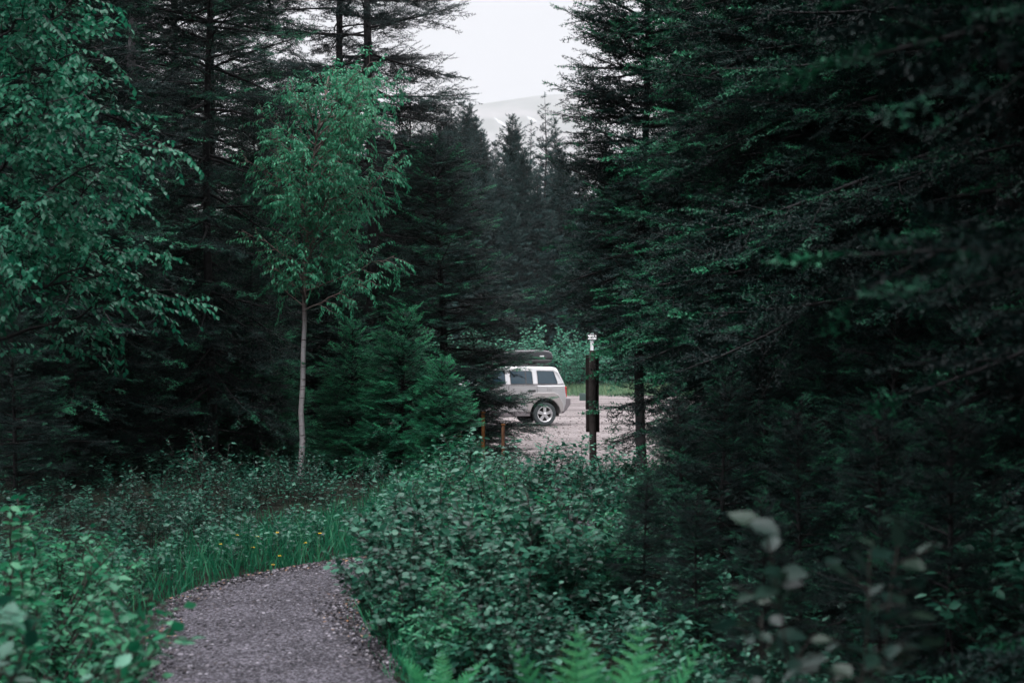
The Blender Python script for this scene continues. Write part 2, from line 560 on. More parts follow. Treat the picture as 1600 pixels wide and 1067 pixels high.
def broadleaf(name, seed, trunk, rt, branches, leaf='ovate', size=.06, spacing=.03, hang=.6, mat='birch', bark='birch_bark', sub=.16, twigl=.28,
              subl=.42, bend=.12):
    """trunk: polyline; branches: list of (z0, azimuth, length, elevation)"""
    rng = np.random.default_rng(seed)
    tr, cr, lv = Geo(), Geo(), Leaves()
    trunk = np.asarray(trunk, float)
    zt = np.linspace(trunk[0, 2], trunk[-1, 2], 16)
    tp = np.stack([np.interp(zt, trunk[:, 2], trunk[:, 0]), np.interp(zt, trunk[:, 2], trunk[:, 1]), zt], 1)
    tp[1:-1, :2] += rng.normal(0, .008, (14, 2))
    tr.tube(tp, rt * np.linspace(1, .16, 16) ** .9, 10)
    for (z0, az, L, el) in branches:
        o = np.array([np.interp(z0, zt, tp[:, 0]), np.interp(z0, zt, tp[:, 1]), z0])
        d = np.array([math.cos(az) * math.cos(el), math.sin(az) * math.cos(el), math.sin(el)])
        pts = curve_pts(o, d, L, 9, bend * rng.uniform(.3, 1.6), rng, .03)
        tr.tube(pts, np.linspace(max(.006, rt * .32 * min(1, L)), .003, 9), 5)
        seg = np.linspace(0, 1, 9)
        ns = max(3, int(L / sub))
        tb = rng.normal(.38, .15)
        for j in range(ns):
            f = .18 + .82 * (j + rng.random()) / ns
            so = np.array([np.interp(f, seg, pts[:, k]) for k in range(3)])
            a2 = rng.random() * 6.283
            perp = unit(np.cross(d, np.array([math.cos(a2), math.sin(a2), .3])))
            sdv = unit(d * .75 + perp * .75 + np.array([0, 0, .12]))
            sl = max(.18, subl * L * (1.1 - .6 * f)) * rng.uniform(.6, 1.1)
            sp = curve_pts(so, sdv, sl, 6, -.12, rng, .05)
            tr.tube(sp, np.linspace(.005, .002, 6), 3)
            lv.put(twig_leaves(rng, cr, sp, leaf, size, spacing, hang, (0, 0, 1), tb, .15))
            nt2 = max(1, int(sl / .11))
            s6 = np.linspace(0, 1, 6)
            for q in range(nt2):
                f2 = .2 + .8 * (q + rng.random()) / nt2
                o2 = np.array([np.interp(f2, s6, sp[:, k]) for k in range(3)])
                d2 = unit(sdv * .6 + rng.normal(0, .6, 3))
                tw = curve_pts(o2, d2, twigl * rng.uniform(.5, 1.1), 4, -.25, rng, .04)
                lv.put(twig_leaves(rng, cr, tw, leaf, size, spacing, hang, (0, 0, 1), tb + .1 * rng.random(), .1))
    lv.bake(cr, LEAF[leaf])
    return [('trunk', tr.mesh(name + "_trunk", M[bark], True)), ('crown', cr.mesh(name + "_crown", M[mat], True))]


def shrub(name, seed, h, r, stems, leaf='ovate', size=.05, spacing=.024, mat='shrub', bark='bark_dark', twigs=9, twigl=.17, low=.25, hang=.12, lean=.9,
          tint=.35, rad=.006):
    rng = np.random.default_rng(seed)
    tr, cr, lv = Geo(), Geo(), Leaves()
    for i in range(stems):
        az = rng.random() * 6.283
        q = math.sqrt(rng.random())
        o = np.array([math.cos(az), math.sin(az), 0]) * r * .35 * q + np.array([0, 0, -.05])
        hh = h * rng.uniform(.55, 1.10) * (1 - .35 * q ** 2)
        az2 = az + rng.normal(0, .5)
        reach = r * .65 * q * lean
        s = np.linspace(0, 1, 8)
        pts = o + np.stack([math.cos(az2) * reach * s ** 1.5, math.sin(az2) * reach * s ** 1.5, (hh + .05) * s ** .92], 1) + rng.normal(0, .012, (8, 3)) * s[:, None]
        tr.tube(pts, np.linspace(rad, .0025, 8), 4)
        out = np.array([math.cos(az2) * q, math.sin(az2) * q, 0])
        tb = rng.normal(tint, .12)
        lv.put(twig_leaves(rng, cr, pts[3:], leaf, size, spacing * 1.2, hang, out * .5 + (0, 0, 1), tb, .1))
        for j in range(twigs):
            f = low + (1 - low) * (j + rng.random()) / twigs
            to = np.array([np.interp(f, s, pts[:, k]) for k in range(3)])
            a3 = rng.random() * 6.283
            d = unit(np.array([math.cos(a3), math.sin(a3), rng.uniform(.25, .9)]) + out * .4)
            tw = curve_pts(to, d, twigl * rng.uniform(.55, 1.25) * (1.15 - .5 * f), 5, -.08, rng, .05)
            tr.tube(tw, np.linspace(.0028, .0014, 5), 3)
            lv.put(twig_leaves(rng, cr, tw, leaf, size * rng.uniform(.85, 1.1), spacing, hang, out * .5 + (0, 0, 1.0), tb + .12 * f, .05))
    lv.bake(cr, LEAF[leaf])
    return [('stems', tr.mesh(name + "_stems", M[bark])), ('foliage', cr.mesh(name + "_foliage", M[mat], True))]


def frond_mesh(name, seed, L, wmax, el0, el1, tint):
    rng = np.random.default_rng(seed)
    g = Geo()
    n = 26
    s = np.linspace(0, 1, n)
    el = el0 + (el1 - el0) * s ** 1.6
    dx = np.cos(el) * L / n
    dz = np.sin(el) * L / n
    pts = np.stack([np.cumsum(dx) - dx[0], np.zeros(n), np.cumsum(dz) - dz[0]], 1)
    g.tube(pts, np.linspace(.004, .0012, n), 4, .2)
    # serrated pinna template: axis +Y length 1
    V, T = [(0, 0, 0)], []
    m = 9
    for i in range(m):
        f0, fm, f1 = i / m, (i + .75) / m, (i + 1) / m
        w = .22 * (1 - f0) ** .7 + .02
        k = len(V)
        V += [(0, f0, 0), (-w, fm, .02), (w, fm, .02), (0, f1, 0)]
        T += [(k, k + 3, k + 1), (k, k + 2, k + 3)]
    tpl = (np.array(V, dtype=np.float32), np.array(T, dtype=np.int32))
    P, D, U, LL, A = [], [], [], [], []
    tg = unit(np.gradient(pts, axis=0))
    for i in range(4, n):
        f = (i - 4) / (n - 5)
        w = wmax * min(1, .35 + f * 2.6) * (1 - f) ** .75 + .008
        nrm = np.cross(np.array([0, 1.0, 0]), tg[i]) * -1
        for sg in (-1, 1):
            d = unit(tg[i] * .42 + np.array([0, sg * 1.0, 0]) + nrm * .12 + rng.normal(0, .04, 3))
            P.append(pts[i]); D.append(d); U.append(nrm + rng.normal(0, .08, 3)); LL.append(w * rng.uniform(.9, 1.08)); A.append(tint + rng.normal(0, .08))
    g.bake(tpl, frames(np.array(D), np.array(U), np.array(LL)), np.array(P), np.clip(np.array(A), 0, 1))
    return g.mesh(name, M['fern'])


# ------------------------------------------------------------------ terrain
def terr(x, y):
    x, y = np.asarray(x, float), np.asarray(y, float)
    t = np.clip((y - 16) / 12.0, 0, 1)
    z = -.65 * t * t * (3 - 2 * t)
    z = z + .03 * np.sin(x * 1.3 + .4) * np.sin(y * .9) * np.clip((22 - y) / 6, 0, 1) * np.clip(np.abs(x + .6) - .6, 0, 1)
    bank = np.clip((-x - 2.4) / 2.0, 0, 1) * np.clip((y - 6) / 3, 0, 1) * np.clip((24 - y) / 6, 0, 1)
    z = z + .12 * bank
    far = np.clip((y - 120) / 1200, 0, 1)
    return z - 14 * far * far


def grid_mesh(name, xs, ys, zf, mat):
    X, Y = np.meshgrid(xs, ys)
    Z = zf(X, Y)
    V = np.stack([X, Y, Z], -1).reshape(-1, 3)
    nx, ny = len(xs), len(ys)
    i = np.arange(ny - 1)[:, None] * nx
    j = np.arange(nx - 1)[None, :]
    A, B, C, D = i + j, i + j + 1, i + nx + j + 1, i + nx + j
    T = np.concatenate([np.stack([A, B, C], -1).reshape(-1, 3), np.stack([A, C, D], -1).reshape(-1, 3)])
    g = Geo()
    g.add(V, T)
    return g.mesh(name, mat, True)


def ground_mat():
    m, t, b = new_mat("forest_floor")
    tc = t.nodes.new("ShaderNodeTexCoord")
    nz = t.nodes.new("ShaderNodeTexNoise")
    nz.inputs["Scale"].default_value = 3.0
    nz.inputs["Detail"].default_value = 8
    rp = t.nodes.new("ShaderNodeValToRGB")
    e = rp.color_ramp.elements
    e[0].position, e[0].color = .35, (.007, .007, .006, 1)
    e[1].position, e[1].color = .7, (.016, .022, .014, 1)
    bp = t.nodes.new("ShaderNodeBump")
    bp.inputs["Strength"].default_value = .8
    bp.inputs["Distance"].default_value = .05
    n2 = t.nodes.new("ShaderNodeTexNoise")
    n2.inputs["Scale"].default_value = 40
    t.links.new(tc.outputs["Object"], nz.inputs["Vector"])
    t.links.new(tc.outputs["Object"], n2.inputs["Vector"])
    t.links.new(nz.outputs[0], rp.inputs[0])
    t.links.new(rp.outputs[0], b.inputs["Base Color"])
    t.links.new(n2.outputs[0], bp.inputs["Height"])
    t.links.new(bp.outputs[0], b.inputs["Normal"])
    b.inputs["Roughness"].default_value = .95
    b.inputs["Specular IOR Level"].default_value = .1
    return m


def gravel_mat(name, c0, c1, c2, fine, patch, bump=.6, dist=.01):
    m, t, b = new_mat(name)
    tc = t.nodes.new("ShaderNodeTexCoord")
    vo = t.nodes.new("ShaderNodeTexVoronoi")
    vo.inputs["Scale"].default_value = fine
    nz = t.nodes.new("ShaderNodeTexNoise")
    nz.inputs["Scale"].default_value = patch
    nz.inputs["Detail"].default_value = 7
    nz.inputs["Roughness"].default_value = .65
    t.links.new(tc.outputs["Object"], vo.inputs["Vector"])
    t.links.new(tc.outputs["Object"], nz.inputs["Vector"])
    sep = t.nodes.new("ShaderNodeSeparateColor")
    t.links.new(vo.outputs["Color"], sep.inputs[0])
    mixf = t.nodes.new("ShaderNodeMath")
    mixf.operation = 'MULTIPLY_ADD'
    t.links.new(sep.outputs[0], mixf.inputs[0])
    mixf.inputs[1].default_value = .55
    sc = t.nodes.new("ShaderNodeMath")
    sc.operation = 'MULTIPLY'
    t.links.new(nz.outputs[0], sc.inputs[0])
    sc.inputs[1].default_value = .5
    t.links.new(sc.outputs[0], mixf.inputs[2])
    rp = t.nodes.new("ShaderNodeValToRGB")
    e = rp.color_ramp.elements
    e[0].position, e[0].color = .22, (*c0, 1)
    e[1].position, e[1].color = .82, (*c2, 1)
    k = e.new(.5)
    k.color = (*c1, 1)
    t.links.new(mixf.outputs[0], rp.inputs[0])
    t.links.new(rp.outputs[0], b.inputs["Base Color"])
    bp = t.nodes.new("ShaderNodeBump")
    bp.inputs["Strength"].default_value = bump
    bp.inputs["Distance"].default_value = dist
    t.links.new(vo.outputs["Distance"], bp.inputs["Height"])
    bp.invert = True
    t.links.new(bp.outputs[0], b.inputs["Normal"])
    b.inputs["Roughness"].default_value = .9
    b.inputs["Specular IOR Level"].default_value = .2
    return m


xs = np.concatenate([[-7500, -4000, -2500, -1500, -800, -400, -200, -100, -60, -40, -28, -20], np.arange(-14, 14.01, .25), [20, 28, 40, 60, 100, 200, 400, 800, 1500, 2500, 4000, 7500]])
ys = np.concatenate([[-300, -100, -40, -15, -8, -4], np.arange(-2, 30, .25), np.arange(30, 80, 2.0), [85, 95, 110, 130, 160, 200, 260, 350, 500, 700, 1000, 1400, 1900, 2600, 3400, 5000, 7400]])
tag(link("ground", grid_mesh("ground", xs, ys, terr, ground_mat())), "dark leaf-littered forest floor", "ground", kind="structure")

# gravel path (centre line and half widths) that bends right behind the big shrub
PC = np.array([(0.25, -3, .7), (-.1, 0.5, .7), (-.45, 3, .68), (-.8, 5.0, .64), (-1.13, 6.8, .61), (-1.40, 7.8, .62), (-1.60, 8.7, .62), (-1.52, 9.5, .58),
               (-1.02, 10.12, .60), (-.35, 10.7, .62), (.35, 11.6, .62), (.8, 13.0, .62), (1.0, 15, .65), (1.0, 18, .7), (.8, 22, .8), (.6, 25.5, 1.0)])
ss = np.linspace(0, len(PC) - 1, 160)


def smooth_interp(v):
    lin = np.interp(ss, np.arange(len(v)), v)
    k = np.ones(9) / 9
    pad = np.concatenate([np.full(4, lin[0]), lin, np.full(4, lin[-1])])
    return np.convolve(pad, k, 'valid')


pcx, pcy, pw = smooth_interp(PC[:, 0]), smooth_interp(PC[:, 1]), smooth_interp(PC[:, 2])
ptx, pty = np.gradient(pcx), np.gradient(pcy)
pl_ = np.hypot(ptx, pty)
pnx, pny = -pty / pl_, ptx / pl_


def path_dist(x, y):
    x, y = np.asarray(x, float), np.asarray(y, float)
    d = np.hypot(x[..., None] - pcx, y[..., None] - pcy)
    i = d.argmin(-1)
    return d.min(-1) - pw[i]


prng = np.random.default_rng(5)
g = Geo()
us = np.linspace(-1, 1, 13)
V = []
for i in range(160):
    wl = pw[i] * (1.04 + .05 * math.sin(i * .9) + .03 * prng.normal())
    wr = pw[i] * (1.04 + .05 * math.sin(i * 1.1 + 2) + .03 * prng.normal())
    for u in us:
        w = wl if u > 0 else wr
        x, y = pcx[i] + pnx[i] * u * w, pcy[i] + pny[i] * u * w
        V.append((x, y, float(terr(x, y)) + .018 * (1 - abs(u) ** 4) + (-.006 if abs(u) > .99 else .004)))
i = np.arange(159)[:, None] * 13
j = np.arange(12)[None, :]
A, B, C, D = i + j, i + j + 1, i + 13 + j + 1, i + 13 + j
g.add(V, np.concatenate([np.stack([A, C, B], -1).reshape(-1, 3), np.stack([A, D, C], -1).reshape(-1, 3)]))
PATHM = gravel_mat("path_gravel", (.005, .0046, .0064), (.027, .025, .032), (.15, .140, .165), 95, 2.6)
tag(link("path", g.mesh("path", PATHM, True)), "narrow grey gravel footpath bending right behind the shrubs", "path", kind="structure")

# loose stones on the path
ICO = None


def stone_tpl(seed):
    rng = np.random.default_rng(seed)
    p = (1 + 5 ** .5) / 2
    v = np.array([(-1, p, 0), (1, p, 0), (-1, -p, 0), (1, -p, 0), (0, -1, p), (0, 1, p), (0, -1, -p), (0, 1, -p), (p, 0, -1), (p, 0, 1), (-p, 0, -1), (-p, 0, 1)], float)
    v = unit(v) * rng.uniform(.72, 1.15, (12, 1)) * np.array([1, .8, .6])
    t = [(0, 11, 5), (0, 5, 1), (0, 1, 7), (0, 7, 10), (0, 10, 11), (1, 5, 9), (5, 11, 4), (11, 10, 2), (10, 7, 6), (7, 1, 8), (3, 9, 4), (3, 4, 2), (3, 2, 6), (3, 6, 8),
         (3, 8, 9), (4, 9, 5), (2, 4, 11), (6, 2, 10), (8, 6, 7), (9, 8, 1)]
    return v.astype(np.float32), np.array(t, dtype=np.int32)


def stone_mat(name, cols):
    m, t, b = new_mat(name)
    gi = t.nodes.new("ShaderNodeNewGeometry")
    rp = t.nodes.new("ShaderNodeValToRGB")
    e = rp.color_ramp.elements
    e[0].position, e[0].color = 0, (*cols[0], 1)
    e[1].position, e[1].color = 1, (*cols[-1], 1)
    for q in range(1, len(cols) - 1):
        k = e.new(q / (len(cols) - 1))
        k.color = (*cols[q], 1)
    t.links.new(gi.outputs["Random Per Island"], rp.inputs[0])
    t.links.new(rp.outputs[0], b.inputs["Base Color"])
    b.inputs["Roughness"].default_value = .85
    b.inputs["Specular IOR Level"].default_value = .25
    return m


def scatter_stones(n, seed, pick, size, zf, lift=.3):
    rng = np.random.default_rng(seed)
    g = Geo()
    x, y = pick(rng, n)
    z = zf(x, y)
    sz = size[0] + (size[1] - size[0]) * rng.random(len(x)) ** 3
    th = rng.random(len(x)) * 6.283
    c, s = np.cos(th), np.sin(th)
    Z0 = np.zeros_like(c)
    Mx = np.stack([np.stack([c, -s, Z0], -1), np.stack([s, c, Z0], -1), np.stack([Z0, Z0, Z0 + 1], -1)], -2) * sz[:, None, None]
    P = np.stack([x, y, z + sz * lift], -1)
    w = rng.integers(0, 4, len(x))
    for k in range(4):
        g.bake(stone_tpl(k + 20), Mx[w == k], P[w == k], np.zeros((w == k).sum()))
    return g


def pick_path(rng, n):
    i = rng.integers(52, 118, n)
    i = np.where(rng.random(n) < .8, rng.integers(44, 90, n), i)
    u = np.clip(rng.uniform(-1.0, 1.0, n) + 0.0, -1, 1)
    u = np.where(rng.random(n) < .45, np.sign(u) * (1 - .25 * rng.random(n) ** 2) * 1.03, u)
    f = rng.random(n)
    return (pcx[i] + f * ptx[i] + pnx[i] * u * pw[i], pcy[i] + f * pty[i] + pny[i] * u * pw[i])


STONE = stone_mat("path_stones", [(.005, .0046, .0064), (.011, .010, .0128), (.032, .030, .038), (.105, .099, .118), (.038, .030, .030), (.28, .265, .30)])
g = scatter_stones(30000, 3, pick_path, (.0042, .016), lambda x, y: terr(x, y) + .014)
tag(link("gravel", g.mesh("gravel", STONE)), "loose grey pebbles scattered over the footpath", "gravel", kind="stuff")

# gravel parking lot
LOT_RNG = np.random.default_rng(77)
LOTM = gravel_mat("lot_gravel", (.070, .060, .060), (.127, .109, .108), (.20, .176, .175), 30, .35, .35, .015)
lu = np.linspace(0, 1, 41)
ly = np.arange(25, 71.1, 1.0)
LYS = [25, 28, 31, 34, 38, 45, 60, 71]


def lot_z(X, Y):
    edge = np.where((Y < 25.5) | (Y > 70.5), -.05, .02)
    return terr(X, Y) + edge + .01 * np.sin(X * .8) * np.sin(Y * .5)


U_, Y_ = np.meshgrid(lu, ly)
xl_ = np.interp(Y_, LYS, [-1.2, -1.8, -2.8, -4.5, -13, -26, -38, -40])
xr_ = np.interp(Y_, LYS, [3.0, 4.2, 5.5, 7.5, 14, 28, 40, 42])
X_ = xl_ + (xr_ - xl_) * U_ + .12 * np.sin(Y_ * 1.7)
Z_ = lot_z(X_, Y_) - np.where((U_ < .001) | (U_ > .999), .06, 0)
g = Geo()
i = np.arange(len(ly) - 1)[:, None] * 41
j = np.arange(40)[None, :]
A, B, C, D = i + j, i + j + 1, i + 41 + j + 1, i + 41 + j
g.add(np.stack([X_, Y_, Z_], -1), np.concatenate([np.stack([A, B, C], -1).reshape(-1, 3), np.stack([A, C, D], -1).reshape(-1, 3)]))
tag(link("parking_lot", g.mesh("parking_lot", LOTM, True)), "pinkish grey gravel parking lot behind the trees", "parking lot", kind="structure")

# wheel tracks worn across the lot: long streaks of damper, darker gravel
_t = LOTM.node_tree
_b = _t.nodes["Principled BSDF"]
_src = _b.inputs["Base Color"].links[0].from_socket
_tc, _mp, _nz, _rp, _mx = (_t.nodes.new("ShaderNodeTexCoord"), _t.nodes.new("ShaderNodeMapping"), _t.nodes.new("ShaderNodeTexNoise"), _t.nodes.new("ShaderNodeValToRGB"),
                           _t.nodes.new("ShaderNodeMix"))
_mp.inputs["Scale"].default_value = (.10, .85, 1)
_mp.inputs["Rotation"].default_value = (0, 0, .12)
_nz.inputs["Scale"].default_value = 1.0
_nz.inputs["Detail"].default_value = 7
_nz.inputs["Roughness"].default_value = .6
_rp.color_ramp.elements[0].position, _rp.color_ramp.elements[0].color = .36, (.52, .50, .50, 1)
_rp.color_ramp.elements[1].position, _rp.color_ramp.elements[1].color = .56, (1.05, 1.05, 1.05, 1)
_mx.data_type, _mx.blend_type = 'RGBA', 'MULTIPLY'
_mx.inputs[0].default_value = 1
_t.links.new(_tc.outputs["Object"], _mp.inputs[0])
_t.links.new(_mp.outputs[0], _nz.inputs["Vector"])
_t.links.new(_nz.outputs[0], _rp.inputs[0])
_t.links.new(_src, _mx.inputs[6])
_t.links.new(_rp.outputs[0], _mx.inputs[7])
_t.links.new(_mx.outputs[2], _b.inputs["Base Color"])
LOTS = stone_mat("lot_stones", [(.05, .042, .042), (.12, .10, .10), (.20, .17, .165), (.27, .235, .23)])


def pick_lot(rng, n):
    return rng.uniform(-2.0, 7.0, n), 25.6 + 24 * rng.random(n) ** 1.5


g = scatter_stones(6000, 8, pick_lot, (.012, .045), lambda x, y: lot_z(x, y), .1)
tag(link("gravel", g.mesh("lot_gravel_stones", LOTS)), "loose stones scattered over the gravel lot", "gravel", kind="stuff")

# distant hill with old snow in its gullies
hm, ht, hb = new_mat("hill_rock")
tc = ht.nodes.new("ShaderNodeTexCoord")
hn = ht.nodes.new("ShaderNodeTexNoise")
hn.inputs["Scale"].default_value = .006
hn.inputs["Detail"].default_value = 8
hr = ht.nodes.new("ShaderNodeValToRGB")
hr.color_ramp.elements[0].position, hr.color_ramp.elements[0].color = .4, (.05, .06, .05, 1)
hr.color_ramp.elements[1].position, hr.color_ramp.elements[1].color = .65, (.16, .15, .15, 1)
ht.links.new(tc.outputs["Object"], hn.inputs["Vector"])
ht.links.new(hn.outputs[0], hr.inputs[0])
ht.links.new(hr.outputs[0], hb.inputs["Base Color"])
hb.inputs["Roughness"].default_value = 1
hb.inputs["Specular IOR Level"].default_value = 0


def hill_z(X, Y):
    t = np.clip((Y - 3600) / 2400, 0, 1)
    ridge = 1040 + 26 * np.sin(X * .0026 + 1) + 10 * np.sin(X * .0095) + .03 * X
    back = np.clip((7300 - Y) / 1100, 0, 1)
    return -18 + ridge * t * t * (3 - 2 * t) * np.minimum(1, back) + 26 * np.sin(X * .007 + Y * .003) * np.sin(t * math.pi)


hill = link("hill", grid_mesh("hill", np.arange(-6000, 6001, 120.0), np.arange(3600, 7321, 120.0), hill_z, hm))
tag(hill, "pale hazy mountain ridge beyond the forest", "hill", kind="structure")
snow = plain("old_snow", (.42, .43, .45), .8)


def snow_patch(px0, py0, px1, py1, w):
    g = Geo()
    n = 9
    V = []
    for i in range(n):
        f = i / (n - 1)
        px, py = px0 + (px1 - px0) * f, py0 + (py1 - py0) * f
        # walk out along the sight line until it meets the slope
        Y = 3700.0
        while Y < 6500 and wz(py, Y) > hill_z(np.array(wx(px, Y)), np.array(Y)):
            Y += 8
        ww = 2.3 * w * math.sin(math.pi * (f * .9 + .05)) * (1 + .3 * math.sin(i * 2.1))
        for sgn in (-1, 1):
            x = wx(px, Y) + sgn * ww
            V.append((x, Y, float(hill_z(np.array(x), np.array(Y))) + 3.0))
    T = []
    for i in range(n - 1):
        a = 2 * i
        T += [(a, a + 1, a + 3), (a, a + 3, a + 2)]
    g.add(V, T)
    return g.mesh("snow_patch", snow)


for q, lab in [((772, 186, 792, 200, 3.0), "thin streak of old snow on the hazy ridge, left one"), ((824, 184, 838, 192, 4.0), "short snow streak on the hazy ridge, right one")]:
    tag(link("snow_patch", snow_patch(*q)), lab, "snow patch", kind="structure")


# ------------------------------------------------------------------ car (local: +x forward, +y left, origin under the rear axle)
import bmesh
PAINT = plain("champagne_paint", (.355, .35, .358), .32, .45, .5, coat=.5)
TRIM = plain("grey_bumper_plastic", (.125, .112, .12), .55, 0, .4)
FLARE = plain("painted_arch_trim", (.28, .262, .26), .42, .3, .4)
BLACK = plain("black_plastic", (.015, .015, .017), .5)
DARK = plain("underbody_black", (.010, .010, .010), .9)
GLASS = plain("sky_tinted_glass", (.006, .022, .034), .05, 0, .42)  # blue of the reflected sky put into the base colour
RUBBER = plain("tyre_rubber", (.045, .055, .058), .85, 0, .2, .25, 30)
ALLOY = plain("alloy_rim", (.60, .60, .62), .35, .7)
REDL = plain("red_lens", (.34, .004, .014), .25, 0, .3)
CLEARL = plain("clear_lens", (.6, .62, .65), .1)
AMBER = plain("amber_lens", (.5, .16, .01), .2)
BOXM = plain("black_box_shell", (.018, .018, .021), .28, 0, .6)
SILV = plain("pale_badge", (.55, .56, .58), .4)


def prism(name, poly, y0, y1, mat, parent=None, bevel=0.0, yf=None, seg=2):
    """polygon in the xz plane pushed from y0 to y1; yf(x, z, y) bends it"""
    bm = bmesh.new()
    a = [bm.verts.new((x, y0, z)) for x, z in poly]
    b = [bm.verts.new((x, y1, z)) for x, z in poly]
    n = len(poly)
    f0, f1 = bm.faces.new(a), bm.faces.new(b[::-1])
    for i in range(n):
        bm.faces.new((a[i], b[i], b[(i + 1) % n], a[(i + 1) % n]))
    bmesh.ops.recalc_face_normals(bm, faces=bm.faces[:])
    if bevel:
        ed = list({e for f in (f0, f1) for e in f.edges})
        bmesh.ops.bevel(bm, geom=ed, offset=bevel, segments=seg, profile=.5, affect='EDGES', clamp_overlap=True)
    bmesh.ops.triangulate(bm, faces=[f for f in bm.faces if len(f.verts) > 4])
    if yf:
        for v in bm.verts:
            v.co.y = yf(v.co.x, v.co.z, v.co.y)
    me = bpy.data.meshes.new(name)
    bm.to_mesh(me)
    bm.free()
    me.materials.append(mat)
    return link(name, me, parent)


def rbox(name, lo, hi, mat, parent=None, bevel=.01, seg=2, taper=None):
    bm = bmesh.new()
    bmesh.ops.create_cube(bm, size=1)
    for v in bm.verts:
        v.co = Vector([lo[k] + (v.co[k] + .5) * (hi[k] - lo[k]) for k in range(3)])
        if taper and v.co.z > (lo[2] + hi[2]) / 2:
            cx, cy = (lo[0] + hi[0]) / 2, (lo[1] + hi[1]) / 2
            v.co.x, v.co.y = cx + (v.co.x - cx) * taper[0], cy + (v.co.y - cy) * taper[1]
    if bevel:
        bmesh.ops.bevel(bm, geom=bm.edges[:], offset=bevel, segments=seg, profile=.5, affect='EDGES', clamp_overlap=True)
    me = bpy.data.meshes.new(name)
    bm.to_mesh(me)
    bm.free()
    me.materials.append(mat)
    for p in me.polygons:
        p.use_smooth = bevel > .03
    return link(name, me, parent)


def lathe_y(name, prof, mat, parent, k=40, a0=0, a1=2 * math.pi, c=(0, 0, 0), closed=False):
    """profile (r, y) turned about the y axis through c"""
    g = Geo()
    full = abs(a1 - a0 - 2 * math.pi) < 1e-6
    n = k if full else k + 1
    ang = a0 + (a1 - a0) * np.arange(n) / k
    V = [[(c[0] + r * math.cos(a), c[1] + y, c[2] + r * math.sin(a)) for r, y in prof] for a in ang]
    m = len(prof)
    T = []
    for i in range(k):
        i2 = (i + 1) % n
        for j in range(m if closed else m - 1):
            j2 = (j + 1) % m
            T += [(i * m + j, i * m + j2, i2 * m + j2), (i * m + j, i2 * m + j2, i2 * m + j)]
    g.add(V, T)
    me = g.mesh(name, mat, True)
    bm = bmesh.new()
    bm.from_mesh(me)
    bmesh.ops.recalc_face_normals(bm, faces=bm.faces[:])
    bm.to_mesh(me)
    bm.free()
    return link(name, me, parent)


def arc(cx, cz, r, a0, a1, n):
    return [(cx + r * math.cos(R(a0 + (a1 - a0) * i / n)), cz + r * math.sin(R(a0 + (a1 - a0) * i / n))) for i in range(n + 1)]


TH = R(198)
car = empty("parked_car", (.68, 41.73, float(lot_z(np.array(.68), np.array(41.7))) + .006), TH)
tag(car, "silver boxy off-road car parked on gravel with black roof box", "car")
WB = 2.63


def hull_y(x, z, y):
    w = .885 - .06 * max(0, (z - .8)) ** 1.3 - .05 * max(0, .5 - z)
    w -= .10 * max(0, x - 2.9) - .0
    w -= .06 * max(0, -.45 - x)
    return y / .885 * w


hull = ([(-.60, .42), (-.655, .62), (-.66, .82), (-.645, 1.10), (-.62, 1.175), (2.02, 1.175), (2.45, 1.12), (3.10, 1.04), (3.32, .96), (3.38, .80), (3.36, .42), (3.2, .32)]
        + arc(WB, .34, .455, 2, 178, 14) + [(2.1, .32), (.5, .32)] + arc(0, .34, .46, 2, 178, 14) + [(-.5, .36)])
body = prism("body", hull, -.885, .885, PAINT, car, .035, hull_y)


def cab_w(z):
    return .842 - .10 * (z - 1.17) - .42 * max(0, z - 1.17) ** 2


def cab_y(x, z, y):
    return (y / .84) * cab_w(z)


cab = [(-.63, 1.165), (-.60, 1.25), (-.475, 1.55), (-.44, 1.63), (-.38, 1.68), (-.26, 1.70), (.5, 1.715), (1.25, 1.705), (1.52, 1.66), (2.12, 1.165)]
prism("cabin", cab, -.84, .84, PAINT, car, .05, cab_y, 3)


def pane(name, poly, side, mat, parent, off, th=.012):
    def yf(x, z, y):
        return side * (cab_w(z) + off + (y))
    return prism(name, poly, -th, 0, mat, parent, 0, yf)


def shrink(poly, d):
    cx, cz = sum(p[0] for p in poly) / len(poly), sum(p[1] for p in poly) / len(poly)
    return [(x + d * (1 if x < cx else -1), z + d * (1 if z < cz else -1)) for x, z in poly]


